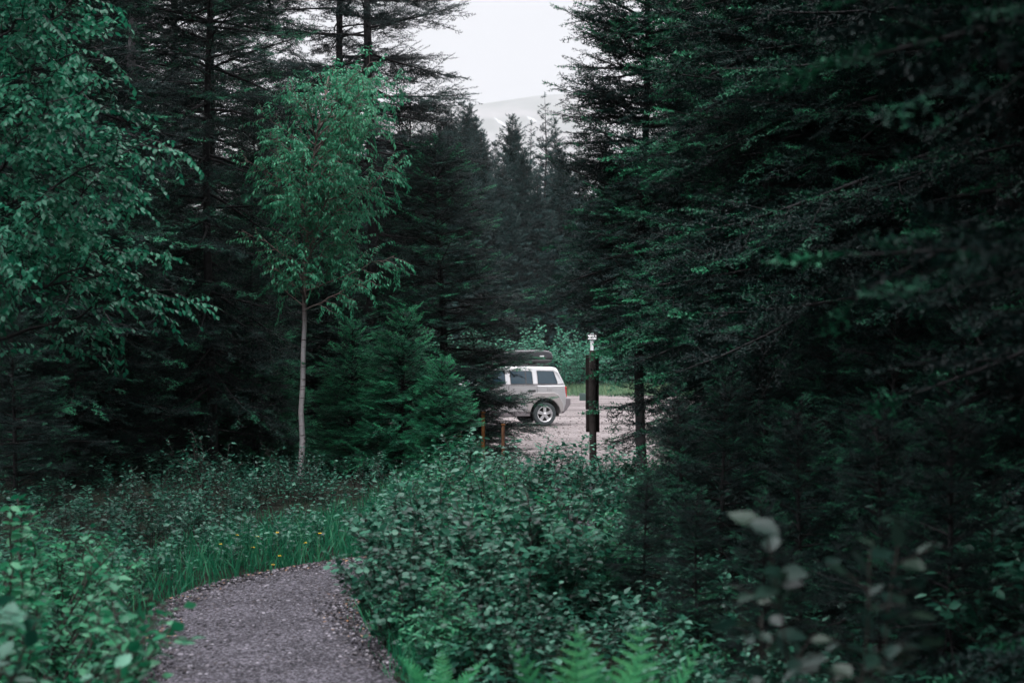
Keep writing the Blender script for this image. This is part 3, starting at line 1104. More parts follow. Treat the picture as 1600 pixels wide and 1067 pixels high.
WIN = {'quarter': [(.205, 1.205), (-.385, 1.205), (-.400, 1.24), (-.315, 1.56), (-.285, 1.585), (.205, 1.595)],
       'rear door': [(1.03, 1.205), (.345, 1.205), (.355, 1.56), (.385, 1.59), (1.03, 1.60)],
       'front door': [(1.97, 1.205), (1.17, 1.205), (1.17, 1.60), (1.48, 1.59), (1.545, 1.55)]}
for side in (1, -1):
    for key, poly in WIN.items():
        fr = pane("window_frame", poly, side, BLACK, None, .004)
        fr.name = "window"
        fr.parent = car
        gl = pane("glass", shrink(poly, .016), side, GLASS, fr, .007)
        if key == 'rear door':
            pane("divider", [(.575, 1.215), (.545, 1.215), (.545, 1.588), (.575, 1.588)], side, BLACK, fr, .011)
    # doors: panels a few mm proud of the hull, so their edges read as shut lines
    for key, dp in [('rear', [(1.085, .42), (.50, .42), (.46, .62), (.31, .80), (.245, .95), (.245, 1.155), (1.085, 1.155)]),
                    ('front', [(2.06, .42), (1.105, .42), (1.105, 1.155), (2.06, 1.155)])]:
        def yf(x, z, y, side=side):
            return side * (abs(hull_y(x, z, .885)) + .004 + y)
        d = prism("door", dp, -.012, .004, PAINT, car, 0, yf)
        cxm, czm = sum(p[0] for p in dp) / len(dp), sum(p[1] for p in dp) / len(dp)
        prism("door_gap", [(x + .012 * (1 if x > cxm else -1), z + .010 * (1 if z > czm else -1)) for x, z in dp], -.012, -.001, BLACK, d, 0, yf)  # black rim stands for the dark gap round the door
        hx = .40 if key == 'rear' else 1.25
        rbox("handle", (hx - .105, side * .885 - .02, .995), (hx + .105, side * .885 + .030, 1.045), BLACK, d, .008)
        # cladding strip along the door foot
    def yf2(x, z, y, side=side):
        return side * (abs(hull_y(x, z, .885)) + .010 + y)
    prism("sill_trim", [(2.18, .30), (.46, .30), (.47, .44), (2.17, .44)], -.03, 0, TRIM, car, 0, yf2)
    prism("side_moulding", [(2.10, .62), (.48, .62), (.44, .69), (2.10, .69)], -.02, .006, FLARE, car, 0, yf2)
    for cx in (0, WB):
        # flat-topped wheel arch trim
        inner = arc(cx, .34, .462, 8, 172, 16)
        outer = [(cx - .56, .42), (cx - .53, .66), (cx - .40, .90), (cx - .28, .965), (cx + .28, .965), (cx + .40, .90), (cx + .53, .66), (cx + .56, .42)]
        prism("wheel_arch", inner + outer, -.03, .040, FLARE, car, .014, lambda x, z, y, s=side: s * (abs(hull_y(min(max(x, -.45), 2.9), z, .885)) + .006 + y))
    rbox("fuel_flap" if side > 0 else "trim_panel", (-.22, side * .860 - .012, .99), (-.07, side * .860 + .014, 1.11), PAINT, car, .005)
    # lamps
    prism("tail_light", [(-.585, .82), (-.672, .82), (-.665, 1.13), (-.595, 1.13)], .70, .862, REDL, car, .012, lambda x, z, y, s=side: s * y)
    prism("headlight", [(3.20, .82), (3.39, .82), (3.36, .97), (3.20, .97)], .50, .80, CLEARL, car, .015, lambda x, z, y, s=side: s * y)
    mr = rbox("mirror", (1.86, side * .98 - .09, 1.16), (1.98, side * .98 + .09, 1.32), BLACK, car, .03)
    rbox("mirror_arm", (1.88, side * .87 - .05, 1.17), (1.94, side * .87 + .05, 1.20), BLACK, mr, .01)
    rail = rbox("roof_rail", (-.2, side * .60 - .02, 1.735), (1.35, side * .60 + .02, 1.76), BLACK, car, .008)
    for fx in (-.15, .55, 1.28):
        rbox("foot", (fx - .05, side * .60 - .018, 1.66), (fx + .05, side * .60 + .018, 1.738), BLACK, rail, .006)

prism("rear_bumper", [(-.50, .36), (-.50, .795), (-.765, .80), (-.795, .78), (-.80, .62), (-.66, .44), (-.58, .37)], -.875, .875, TRIM, car, .03,
      lambda x, z, y: y * (1.0 - .10 * max(0, -.6 - x)))
prism("front_bumper", [(3.12, .36), (3.10, .74), (3.42, .74), (3.47, .66), (3.45, .46), (3.30, .34)], -.865, .865, TRIM, car, .03, lambda x, z, y: y * (1.0 - .25 * max(0, x - 3.1)))
rbox("grille", (3.34, -.42, .76), (3.395, .42, .97), BLACK, car, .01)
rbox("underbody", (-.56, -.52, .26), (3.15, .52, .78), DARK, car, .02)
ws = bpy.data.meshes.new("windscreen")
ws.from_pydata([(1.565, -.60, 1.63), (1.565, .60, 1.63), (2.085, .74, 1.21), (2.085, -.74, 1.21), (1.53, -.58, 1.60), (1.53, .58, 1.60), (2.03, .70, 1.20), (2.03, -.70, 1.20)], [],
               [(0, 3, 2, 1), (4, 5, 6, 7), (0, 1, 5, 4), (1, 2, 6, 5), (2, 3, 7, 6), (3, 0, 4, 7)])
ws.materials.append(GLASS)
link("windscreen", ws, car)
rw = bpy.data.meshes.new("rear_window")
rw.from_pydata([(-.455, -.62, 1.62), (-.455, .62, 1.62), (-.61, .70, 1.25), (-.61, -.70, 1.25), (-.42, -.62, 1.60), (-.42, .62, 1.60), (-.57, .70, 1.25), (-.57, -.70, 1.25)], [],
               [(0, 1, 2, 3), (4, 7, 6, 5), (0, 4, 5, 1), (1, 5, 6, 2), (2, 6, 7, 3), (3, 7, 4, 0)])
rw.materials.append(GLASS)
link("rear_window", rw, car)
for fx in (.15, 1.1):
    rbox("crossbar", (fx - .03, -.62, 1.755), (fx + .03, .62, 1.785), BLACK, car, .008)
# wheels
tyre_prof = [(.225, -.095), (.30, -.108), (.325, -.10), (.342, -.075), (.345, 0), (.342, .075), (.325, .10), (.30, .108), (.225, .095)]


def make_wheel(cx, side):
    w = empty("wheel", (cx, side * .775, .345))
    w.parent = car
    ty = lathe_y("tyre", tyre_prof, RUBBER, w, 48)
    rm = lathe_y("rim", [(.225, -.09), (.235, side * .092), (.222, side * .099), (.205, side * .085), (.195, side * .02)], ALLOY, w, 48)
    lathe_y("brake_disc", [(.001, side * .0), (.20, side * .0), (.205, side * -.02)], DARK, rm, 32)
    for i in range(5):
        a = R(90 + 72 * i)
        for s2 in (-1, 1):
            # each spoke is a pair of bars that part toward the lip
            ca, sa = math.cos(a), math.sin(a)
            pts = [(.03, s2 * .004), (.03, s2 * .034), (.207, s2 * .044), (.207, s2 * .007)]
            poly = [(ca * r - sa * q, sa * r + ca * q) for r, q in pts]
            y0, y1 = (.045, .082) if side > 0 else (-.082, -.045)
            prism("spoke", poly, y0, y1, ALLOY, rm)
    lathe_y("hub_cap", [(.001, side * .098), (.035, side * .096), (.048, side * .085), (.05, side * .03)], ALLOY, rm, 24)
    return w


for cx in (0, WB):
    for side in (1, -1):
        make_wheel(cx, side)

# roof box, a thing of its own on the crossbars
box = empty("roof_box", car.location + Vector((.14, .045, 0)), TH)
tag(box, "long black rounded cargo box mounted on the roof of the silver car", "roof box")


def boxshell(name, prof, hw, mat, bevel):
    return prism(name, prof, -hw, hw, mat, box, bevel, lambda x, z, y: y * (1 - .12 * max(0, z - 1.9) / .3), 5)


lid = boxshell("lid", [(-.265, 1.925), (-.27, 2.02), (-.235, 2.11), (-.15, 2.165), (.1, 2.185), (.85, 2.175), (1.25, 2.12), (1.48, 2.02), (1.55, 1.925)], .42, BOXM, .10)
tray = boxshell("tray", [(-.25, 1.915), (1.53, 1.915), (1.46, 1.82), (1.3, 1.79), (-.1, 1.79), (-.22, 1.83)], .415, BLACK, .05)
rbox("badge", (.02, .405, 1.99), (.15, .425, 2.02), SILV, lid, .004)

# ------------------------------------------------------------------ posts and signs
WOOD = plain("weathered_dark_wood", (.050, .042, .040), .9, 0, .2, .65, 9, .6)
BOARD = plain("dark_brown_board", (.022, .016, .015), .8, 0, .2, .5, 10, .3)
ORANGE = plain("orange_stained_wood", (.20, .085, .026), .8, 0, .2, .4, 12, .4)
PALE = plain("pale_grey_pole", (.48, .50, .52), .6)
WHITE = plain("white_sign_face", (.80, .82, .84), .5)
GREENG = plain("grey_green_plate", (.13, .19, .18), .6)
PY = 18.0
px_ = wx(926, PY)
pz = float(terr(px_, PY))
sp = empty("sign_post", (px_, PY, pz))
tag(sp, "weathered dark wooden post carrying two narrow brown boards beside the lot", "sign post")
g = Geo()
zz = np.linspace(-.2, 1.58 - pz, 9)
g.tube(np.stack([.004 * np.sin(zz * 4), .004 * np.cos(zz * 3), zz], 1), [.047, .047, .047, .046, .047, .048, .047, .046, .043], 10)
link("post", g.mesh("post", WOOD, True), sp)
for z0, z1, w, dx in ((.83, 1.52, .084, -.002), (.545, .815, .086, .004)):
    rbox("board", (dx - w, .045, z0 - pz), (dx + w, .085, z1 - pz), BOARD, sp, .006)
    for bz in (z0 + .08, z1 - .08):
        pass
plate = rbox("marker_plate", (-.165, .05, wz(626, PY) - pz), (-.078, .062, wz(614.5, PY) - pz), GREENG, sp, .004)

SY = 52.0
sx, sz0 = wx(925, SY), float(terr(wx(925, SY), SY))
si = empty("road_sign", (sx, SY, sz0))
tag(si, "small white sign with black border on a pale pole across the lot", "sign")
g = Geo()
g.tube([(0, .03, -.2), (0, .03, wz(534, SY) - sz0), (0, .03, wz(521, SY) - sz0)], .058, 12)
link("pole", g.mesh("pole", PALE, True), si)
pn = rbox("panel", (-.185, -.06, wz(531.5, SY) - sz0), (.185, -.030, wz(521.8, SY) - sz0), BLACK, si, .006)
rbox("face", (-.145, -.075, wz(530, SY) - sz0), (.15, -.058, wz(524, SY) - sz0), WHITE, pn, .004)

for (px, Yp, ytop, w, lab) in [(755, 22.6, 645, .031, "orange stained wooden post with a flat top beside the gravel lot"),
                               (786, 22.3, 664, .026, "thinner brown wooden stake right of the thick orange post"),
                               (718, 22.9, 622, .036, "orange wooden post almost hidden by the spruce branches")]:
    x = wx(px, Yp)
    zg = float(terr(x, Yp))
    p = empty("wooden_stake", (x, Yp, zg), .2)
    tag(p, lab, "post", "wooden stakes along the lot")
    g = Geo()
    zt = wz(ytop, Yp) - zg
    z4 = np.array([-.25, .3, .6, zt - .03, zt])
    g.tube(np.stack([z4 * 0, z4 * 0.0, z4], 1), [w, w, w * .98, w * .97, w * .8], 8)
    link("shaft", g.mesh("shaft", ORANGE if w > .03 else plain("brown_stake_wood", (.16, .08, .045), .85, 0, .2, .4, 12), True), p)
    rbox("cap", (-w * 1.1, -w * 1.1, zt - .004), (w * 1.1, w * 1.1, zt + .02), ORANGE, p, .004)


# ------------------------------------------------------------------ planting
def plant(name, parts, label, cat, x, y, rz=0.0, s=1.0, group=None, dz=0.0):
    e = empty(name, (x, y, float(terr(x, y)) + dz), rz, s)
    tag(e, label, cat, group)
    for pn, me in parts:
        link(pn, me, e)
    return e


# --- large conifers near the path, right side
c_r1 = conifer("r1", 11, 8.6, 1.40, 1.45, 'hi', .23, 7, (-4, 42), .18, .080, .17, 9, .9, .055, prof=.60, skirt=.25, skt=.20, tipy=.45, sec=.105, gap=.05)
plant("spruce_tree", c_r1, "dense spruce right of the sky gap, thin bare trunk beside the sign post", "tree", wx(1005, 16.5), 16.5, 1.35)
c_r2 = conifer("r2", 12, 11.0, 1.75, .75, 'hi', .34, 6, (-12, 42), .22, .085, .18, 8, 1.1, .07, needles='spruce', prof=.50, skirt=.9, tipy=.95, sec=.14, gap=.10)
plant("spruce_tree", c_r2, "dark spruce with pale fresh tips on its long low branches, right of the sign post", "tree", wx(1205, 12.5), 12.5, 2.2)
c_r3 = conifer("r3", 13, 13.0, 2.1, .7, 'hi', .36, 6, (-12, 35), .24, .090, .18, 10, 1.2, .085, prof=.45, skirt=.9, tipy=.6, sec=.15, gap=.10)
plant("spruce_tree", c_r3, "very dark spruce behind the blurred foreground sprig", "tree", wx(1395, 11.5), 11.5, .9)
plant("spruce_tree", c_r3, "blackish spruce at the right edge of the photo", "tree", wx(1590, 9.5), 9.5, 4.0, 1.05)
for k, (px, Yp, rz, s, me) in enumerate([(1165, 19.5, 1.0, 1.05, c_r3), (1290, 17.0, 3.3, 1.1, c_r1), (1480, 15.5, 5.0, 1.15, c_r2), (1640, 14.0, .2, 1.1, c_r3),
                                         (1180, 24.0, 2.7, 1.35, c_r1), (1390, 22.0, 4.4, 1.3, c_r3), (1560, 20.0, 1.9, 1.3, c_r1), (1280, 29.0, .7, 1.4, c_r2),
                                         (1480, 27.0, 5.9, 1.45, c_r3), (1135, 24.5, 2.9, 1.10, c_r2), (1660, 25.0, 3.1, 1.4, c_r2), (1320, 14.0, 1.9, 1.0, c_r3),
                                         (1500, 12.5, 3.9, 1.1, c_r3)]):
    plant("spruce_tree", me, "shadowed spruce deep in the dark forest right of the path", "tree", wx(px, Yp), Yp, rz, s, "spruces deep in the forest on the right")
c_cn = conifer("canopy", 14, 14.0, 2.7, 4.2, 'mid', .40, 6, (-12, 35), .24, .085, .22, 6, 1.2, .10, prof=.45, skirt=.9, tipy=.4, sec=.13)  # high-crowned spruce, added overhead to keep sky light off the right side
for k, (x, y, rz, s, me) in enumerate([(2.5, 5.6, .5, 1.0, c_cn), (2.1, 2.3, 2.5, 1.0, c_cn), (4.7, 8.9, 4.5, 1.0, c_cn), (1.9, -1.2, 1.5, 1.0, c_cn)]):
    plant("spruce_tree", me, "tall spruce added so its high crown shades the right side", "tree", x, y, rz, s, "tall spruces added for shade on the right")
for k, (x, y, rz, s, me) in enumerate([(3.9, 6.6, 1.4, 1.0, c_r3), (3.2, 3.4, 3.6, 1.05, c_r3), (4.3, .8, .3, 1.1, c_r3), (2.9, -2.4, 2.3, 1.1, c_r3)]):  # added beside and behind the camera to darken the right, some out of view
    plant("spruce_tree", me, "near spruce added right of the camera to shade the forest", "tree", x, y, rz, s, "near spruces added for shade on the right")

# --- left side conifers
c_l1 = conifer("l1", 21, 10.5, 1.55, 1.2, 'hi', .30, 6, (-16, 40), .25, .085, .17, 16, 1.0, .055, needles='spruce', prof=.55, tipy=.5, gap=.10, sec=.13)
plant("spruce_tree", c_l1, "tall dark spruce with straight grey trunk left of the birch", "tree", wx(329, 17.5), 17.5, .3)
c_l2 = conifer("l2", 22, 11.5, 1.6, 2.0, 'hi', .36, 5, (-18, 30), .22, .10, .16, 60, 1.5, .09, needles='spruce_grey', bark='bark_grey', prof=.55, tipy=.2, gap=.28, sec=.15)
plant("spruce_tree", c_l2, "greyish lichened spruce with many dead twigs behind the maple", "tree", wx(200, 20.0), 20.0, 1.0)
c_l4 = conifer("l4", 24, 13.0, 2.35, 4.2, 'hi', .60, 5, (-8, 30), .15, .085, .18, 36, 1.5, .12, needles='spruce_grey', prof=.42, tipy=.2, gap=.20, bare=.30, sec=.10)
plant("spruce_tree", c_l4, "tall old spruce with layered sparse branches reaching over the sky gap", "tree", wx(578, 24.5), 24.5, .2)
plant("spruce_tree", c_l4, "tall old thin-topped spruce just left of the layered one, behind the birch", "tree", wx(530, 26.0), 26.0, 2.5, .97)
c_l6 = conifer("l6", 26, 6.3, 1.62, .25, 'hi', .23, 6, (-8, 40), .26, .080, .165, 8, .9, .075, needles='spruce', prof=.55, tipy=.65, skirt=.95, sec=.125)
plant("spruce_tree", c_l6, "broad bushy spruce whose low branches hang in front of the car", "tree", wx(688, 23.5), 23.5, .8, (1.12, 1.12, .86))
c_sn = conifer("snag", 27, 5.6, .5, 4.5, 'hi', .3, 3, (-10, 30), .2, .1, .16, 22, .5, .032, needles='spruce_grey', bark='bark', prof=.5, gap=.6)
plant("dead_spruce", c_sn, "bare grey dead spruce trunk between birch and bushy spruce", "tree", wx(647, 25.4), 25.4, .8, 1.18)
c_f1 = conifer("f1", 31, 2.15, .85, .10, 'hi', .15, 7, (8, 45), .08, .062, .13, 0, .4, .028, needles='fir', prof=.75, tipy=.8, skirt=.9, sec=.09)
plant("fir_sapling", c_f1, "bright green young fir with pointed tip right of the white birch trunk", "tree", wx(628, 18.0), 18.0, .4, group="fir saplings")
plant("fir_sapling", c_f1, "smaller young fir between the white birch trunk and the bright pointed fir", "tree", wx(555, 18.6), 18.6, 2.4, .92, "fir saplings")
plant("fir_sapling", c_f1, "low young fir at the shrub edge left of the orange post", "tree", wx(690, 17.6), 17.6, 4.4, .70, "fir saplings")
plant("fir_sapling", c_f1, "shadowed small fir left of the white birch trunk", "tree", wx(410, 20.0), 20.0, 1.1, 1.1, "fir saplings")
for k, (px, Yp, rz, s, me) in enumerate([(395, 19.5, 2.0, .52, c_l1), (470, 22.5, 3.7, .60, c_l1), (60, 17.5, 5.1, 1.0, c_l1), (-60, 15.0, .3, 1.0, c_l1), (130, 24.0, 1.7, 1.15, c_l1),
                                         (270, 25.0, 2.9, 1.1, c_r3), (410, 28.0, .5, .85, c_r1), (20, 27.0, 4.2, 1.1, c_r3), (-90, 22.0, 1.1, 1.15, c_l2), (620, 29.0, 3.9, .80, c_r1),
                                         (540, 31.0, 5.2, .72, c_r2), (330, 32.0, 2.6, 1.3, c_r2), (180, 32.5, .9, 1.5, c_r1), (60, 34.0, 2.2, 1.35, c_r2), (-40, 32.0, 3.0, 1.2, c_r3),
                                         (450, 33.5, 1.6, .66, c_r3), (110, 15.5, 2.6, 1.0, c_l1)]):
    plant("spruce_tree", me, "shadowed spruce in the dark forest behind birch and maple", "tree", wx(px, Yp), Yp, rz, s, "spruces in the forest on the left")
for k, (px, Yp, rz, s) in enumerate([(-20, 20.5, .4, 1.0), (70, 21.5, 1.4, .9), (150, 18.8, 2.4, .8), (240, 22.0, 3.4, .95), (300, 20.2, 4.4, .8), (370, 23.5, 5.4, .95), (440, 25.5, .9, 1.0),
                                     (510, 21.5, 1.9, .75), (585, 25.0, 2.9, .85), (30, 25.0, 3.9, 1.1), (190, 27.0, 4.9, 1.1), (320, 28.5, 5.9, 1.1), (500, 28.5, 2.2, 1.0)]):
    plant("young_spruce", c_l6, "shadowed young spruce in the understory of the left forest", "tree", wx(px, Yp), Yp, rz, (s, s, s * .72), "understory spruces in the left forest")
c_yg = conifer("young", 33, 3.6, 1.25, .15, 'hi', .24, 6, (-2, 42), .14, .085, .16, 2, .5, .04, needles='spruce', prof=.7, tipy=.25, skirt=.95, sec=.12, gap=.12)
plant("young_spruce", c_yg, "low dark spruce boughs in front of the car's front door", "tree", wx(738, 25.5), 25.5, 2.0, .68)
for k, (px, Yp, rz, s) in enumerate([(1190, 10.3, 1.4, .50), (1290, 9.4, 2.4, .55), (1400, 8.6, 3.4, .60), (1520, 8.0, 4.4, .60), (1250, 7.6, 5.4, .36), (1370, 6.6, .9, .38), (1480, 6.0, 1.9, .40), (1130, 9.2, 2.9, .40), (1060, 9.6, .7, .36), (1010, 8.3, 3.7, .24), (1090, 7.2, 5.0, .24), (1190, 6.4, 1.1, .26)]):
    plant("young_spruce", c_yg, "blackish young spruce in the deep shade at the lower right", "tree", wx(px, Yp), Yp, rz, s, "young spruces in the shade at the lower right")
for k, (px, Yp, rz, s) in enumerate([(1120, 22.0, .4, .8), (1190, 18.8, 1.4, .7), (1250, 21.5, 2.4, .9), (1330, 19.0, 3.4, .8), (1430, 18.0, 4.4, .9), (1530, 17.5, 5.4, .9), (1610, 17.0, .9, 1.0),
                                     (1160, 27.5, 1.9, 1.0), (1360, 26.0, 2.9, 1.1)]):
    plant("young_spruce", c_yg, "shadowed young spruce in the understory of the right forest", "tree", wx(px, Yp), Yp, rz, s, "understory spruces in the right forest")
plant("young_spruce", c_yg, "small dark spruce boughs hiding the lower front of the car", "tree", wx(760, 27.0), 27.0, 4.0, .58)
for k, (px, Yp, rz, s) in enumerate([(20, 13.5, .4, .55), (95, 14.8, 1.7, .55), (170, 16.0, 2.9, .6), (255, 17.5, 4.1, .6)]):
    plant("young_spruce", c_yg, "blackish young spruce below the maple crown on the left", "tree", wx(px, Yp), Yp, rz, s, "young spruces below the maple")
for k, (x, y, rz, s, me) in enumerate([(-5.3, 6.2, 1.4, .95, c_l1), (-4.9, 2.0, 3.6, 1.0, c_l1)]):
    plant("spruce_tree", me, "near spruce just outside the left edge of the photo", "tree", x, y, rz, s, "near spruces along the left edge")

# --- birch
brng = np.random.default_rng(41)
BY = 17.0
bx = wx(470, BY)
bz = float(terr(bx, BY))


def zb(py):
    return wz(py, BY) - bz


br = []
for i in range(64):
    f = i / 63
    z0 = zb(485) + (zb(150) - zb(485)) * f ** .95
    az = i * 2.4 + brng.normal(0, .3)
    right = math.cos(az)
    L = (.50 + .62 * math.sin(math.pi * (.18 + .70 * f))) * brng.uniform(.75, 1.15) * (1.12 if right > 0 else .74)
    br.append((z0, az, L, R(brng.uniform(18, 50))))
trunk_pts = [(wx(468, BY) - bx, 0, -.15), (wx(472, BY) - bx, 0, zb(690)), (wx(474, BY) - bx, .02, zb(520)), (wx(476, BY) - bx, .03, zb(400)), (wx(488, BY) - bx, 0, zb(250)),
             (wx(512, BY) - bx, .05, zb(118))]
birch = broadleaf("birch", 42, trunk_pts, .038, br, 'lance', .062, .019, .75, 'birch', 'birch_bark', .09, .26, .42, .06)
plant("birch_tree", birch, "bright green young birch with slender whitish trunk on the left bank", "tree", bx, BY)

# --- maple on the left
mrng = np.random.default_rng(51)
MY = 10.5
mx_ = wx(-35, MY)
mzb = float(terr(mx_, MY))
br = []
for i in range(84):
    f = i / 83
    z0 = 1.55 + 4.3 * f ** 1.1
    az = i * 2.4 + mrng.normal(0, .3)
    L = (1.62 - .80 * f) * mrng.uniform(.75, 1.15)
    br.append((z0, az, L, R(mrng.uniform(8, 40))))
maple = broadleaf("maple", 52, [(0, 0, -.15), (.03, .02, 1.5), (-.03, .05, 3.5), (.02, 0, 6.0)], .05, br, 'ovate', .055, .023, .55, 'maple', 'bark', .09, .26, .42, .02)
plant("maple_tree", maple, "leafy dark green broadleaf tree filling the upper left corner", "tree", mx_, MY, .6)

# --- shrubs
sh_a = shrub("sh_a", 61, .95, .62, 20, 'ovate', .064, .024, 'shrub', 'bark_dark', 15, .17, .2)
sh_b = shrub("sh_b", 62, .85, .70, 22, 'round', .048, .021, 'shrub', 'bark_dark', 15, .16, .2)
sh_c = shrub("sh_c", 63, .75, .50, 18, 'ovate', .046, .020, 'shrub_bright', 'bark_dark', 14, .15, .2)
sh_d = shrub("sh_d", 64, .75, .55, 10, 'ovate', .048, .034, 'cover', 'bark_dark', 7, .16, .35, tint=.45)
sh_f = shrub("sh_f", 66, .90, .55, 16, 'lance', .062, .020, 'shrub_bright', 'bark_dark', 13, .18, .2, hang=.25, tint=.45)
sh_e = shrub("sh_e", 65, 1.25, .30, 6, 'ovate', .055, .034, 'shrub', 'bark_dark', 10, .14, .3)
centre = [  # px, Y, kind, scale, label
    (640, 9.4, sh_a, .92, "pale leaved shrub at the inner bend of the path"),
    (700, 8.6, sh_b, 1.0, "rounded grey-green shrub right of the path bend, in the middle of the thicket"),
    (655, 7.6, sh_b, .85, "low shrub leaning over the right edge of the path"),
    (745, 10.2, sh_a, 1.0, "tall pale shrub at the top of the thicket, below the orange post"),
    (790, 9.2, sh_c, 1.2, "dense bright green shrub in the middle of the thicket"),
    (760, 7.9, sh_a, .95, "shrub with large pale leaves at the centre front of the thicket"),
    (850, 8.4, sh_a, .98, "shrub with big silvery leaves right of the thicket centre"),
    (880, 10.0, sh_b, 1.0, "grey-green shrub below the sign post"),
    (925, 9.0, sh_f, .72, "darker narrow leaved shrub at the right end of the thicket"),
    (690, 6.9, sh_f, .62, "small narrow leaved shrub at the path edge behind the bright ferny herb"),
    (800, 6.8, sh_b, .70, "shadowed low shrub behind the fern"),
    (610, 8.5, sh_b, .62, "lowest shrub spilling onto the gravel path edge"),
    (975, 12.0, sh_b, .75, "shadowed shrub at the foot of the bare spruce trunk"),
]
for px, Yp, me, s, lab in centre:
    plant("shrub", me, lab, "shrub", wx(px, Yp), Yp, px * .7, s, "shrubs of the thicket beside the path")
back = [(690, 13.2, sh_c, .95, "leafy shrub under the low fir, behind the thicket"), (740, 14.0, sh_a, .95, "shrub under the bushy spruce beside the orange post"),
        (790, 13.0, sh_c, .85, "bright low shrub in front of the brown stake"), (845, 13.6, sh_b, .85, "small leaved shrub below the car's rear wheel"),
        (905, 14.2, sh_a, .85, "shrub hiding the foot of the sign post"), (965, 13.8, sh_b, .8, "shrub between sign post and bare spruce trunk"),
        (885, 12.6, sh_e, .85, "tall leggy stem of leaves left of the sign post"), (958, 12.4, sh_e, .82, "tall leggy stem of leaves right of the sign post"),
        (825, 13.2, sh_e, .80, "slim upright stem in front of the lot, under the car's door"), (1035, 13.6, sh_c, .9, "dark shrub right of the bare spruce trunk")]
for px, Yp, me, s, lab in back:
    plant("shrub", me, lab, "shrub", wx(px, Yp), Yp, px * .31, s, "shrubs between thicket and lot")
bank = [(330, 14.5, sh_d, 1.15, "tallest bank shrub with pale leaf whorls in front of the grey trunk"), (290, 13.5, sh_d, .85, "bank shrub left of the tallest one"),
        (400, 14.2, sh_d, .82, "bank shrub between the grey trunk and the birch"), (500, 15.0, sh_d, .85, "bright leaf clump at the foot of the birch"),
        (445, 14.8, sh_d, .70, "small shrub just left of the birch foot"), (225, 13.0, sh_d, .85, "bank shrub at the dark forest edge on the far left"),
        (170, 12.0, sh_d, .80, "low shadowed bank shrub below the maple"), (560, 16.0, sh_d, .75, "shadowed shrub under the smaller young fir"),
        (360, 12.8, sh_d, .66, "low weedy shrub in front of the tallest bank shrub"), (110, 11.0, sh_d, .75, "dim shrub at the maple's foot"),
        (270, 11.6, sh_d, .62, "low shrub midway on the left bank"), (468, 15.6, sh_d, .95, "leafy shrub right in front of the birch trunk"), (620, 15.2, sh_d, .62, "little shrub under the bright pointed fir")]
for px, Yp, me, s, lab in bank:
    plant("shrub", me, lab, "shrub", wx(px, Yp), Yp, px * .37, s, "shrubs on the left bank")
front = [(-60, 4.4, sh_c, 1.45, "bright blurred shrub filling the lower left corner"), (10, 5.4, sh_c, 1.15, "bright shrub left of the path, second from the corner"),
         (-150, 3.6, sh_a, 1.22, "blurred large-leaved shrub cut by the left edge"), (10, 6.5, sh_c, 1.30, "pale topped shrub behind the corner one"),
         (140, 7.0, sh_b, .52, "low green shrub beside the left path edge"), (90, 7.7, sh_c, .95, "small shrub behind the bright front group"),
         (-60, 3.4, sh_c, 1.0, "nearest out-of-focus shrub at the bottom left"), (150, 8.6, sh_c, .72, "small bright shrub left of the path where it begins to bend")]
for px, Yp, me, s, lab in front:
    plant("shrub", me, lab, "shrub", wx(px, Yp), Yp, px * .53, s, "bright shrubs in the lower left corner")
rightlow = [(1190, 5.9, sh_b, .52, "dim shrub at the foot of the blurred sprig"), (1300, 5.3, sh_b, .50, "low dark shrub under the blurred sprig at the bottom edge"), (1150, 5.2, sh_b, .40, "low dim shrub by the small fern tip"),
            (1090, 7.5, sh_c, .48, "dim green shrub right of the fern"), (1530, 7.0, sh_b, 1.15, "dark shrub at the lower right edge"),
            (1640, 6.0, sh_a, 1.0, "blackish shrub cut by the right edge"), (1050, 6.3, sh_c, .55, "small green shrub beside the fern clump")]
for px, Yp, me, s, lab in rightlow:
    plant("shrub", me, lab, "shrub", wx(px, Yp), Yp, px * .43, s, "shrubs in the shade on the right")

# --- ferns
frA = [frond_mesh("frond_%s" % c, 70 + i, .62, .155, R(e0), R(e1), t) for i, (c, e0, e1, t) in enumerate([("a", 84, 55, .5), ("b", 75, 25, .42), ("c", 88, 70, .6)])]
FY = 4.6


def fern(px, Yp, s, fr, label):
    x = wx(px, Yp)
    e = empty("fern", (x, Yp, float(terr(x, Yp))), 0, s)
    tag(e, label, "fern", "ferns beside the path")
    for k, (az, which, sc) in enumerate(fr):
        f = link("frond", frA[which], e)
        f.rotation_euler = (0, 0, az)
        f.scale = (sc, sc, sc)
        f.location = (.02 * math.cos(az), .02 * math.sin(az), 0)


fern(905, 4.3, 1.26, [(2.6, 0, 1.0), (1.6, 2, 1.0), (.5, 0, .95), (3.6, 1, .9), (5.0, 1, .7), (5.8, 1, .8)], "bright green fern with upright fronds at the bottom centre, left clump")
fern(980, 4.35, 1.26, [(2.2, 0, 1.0), (1.2, 2, 1.02), (.2, 0, 1.0), (3.4, 0, .95), (5.2, 1, .75), (4.2, 1, .7)], "bright green fern with the tallest fronds, right of the mossy sprig")
fern(690, 5.9, .66, [(2.6, 1, 1.0), (1.6, 0, .9), (.5, 1, .95), (3.6, 1, .9), (5.0, 1, .9), (5.8, 1, .9)], "light green fern at the right path edge")
fern(1150, 4.6, .72, [(2.6, 1, 1.0), (1.6, 0, .9), (.5, 1, .95), (4.4, 1, .9)], "small fern tip at the bottom edge, right of the fern clumps")

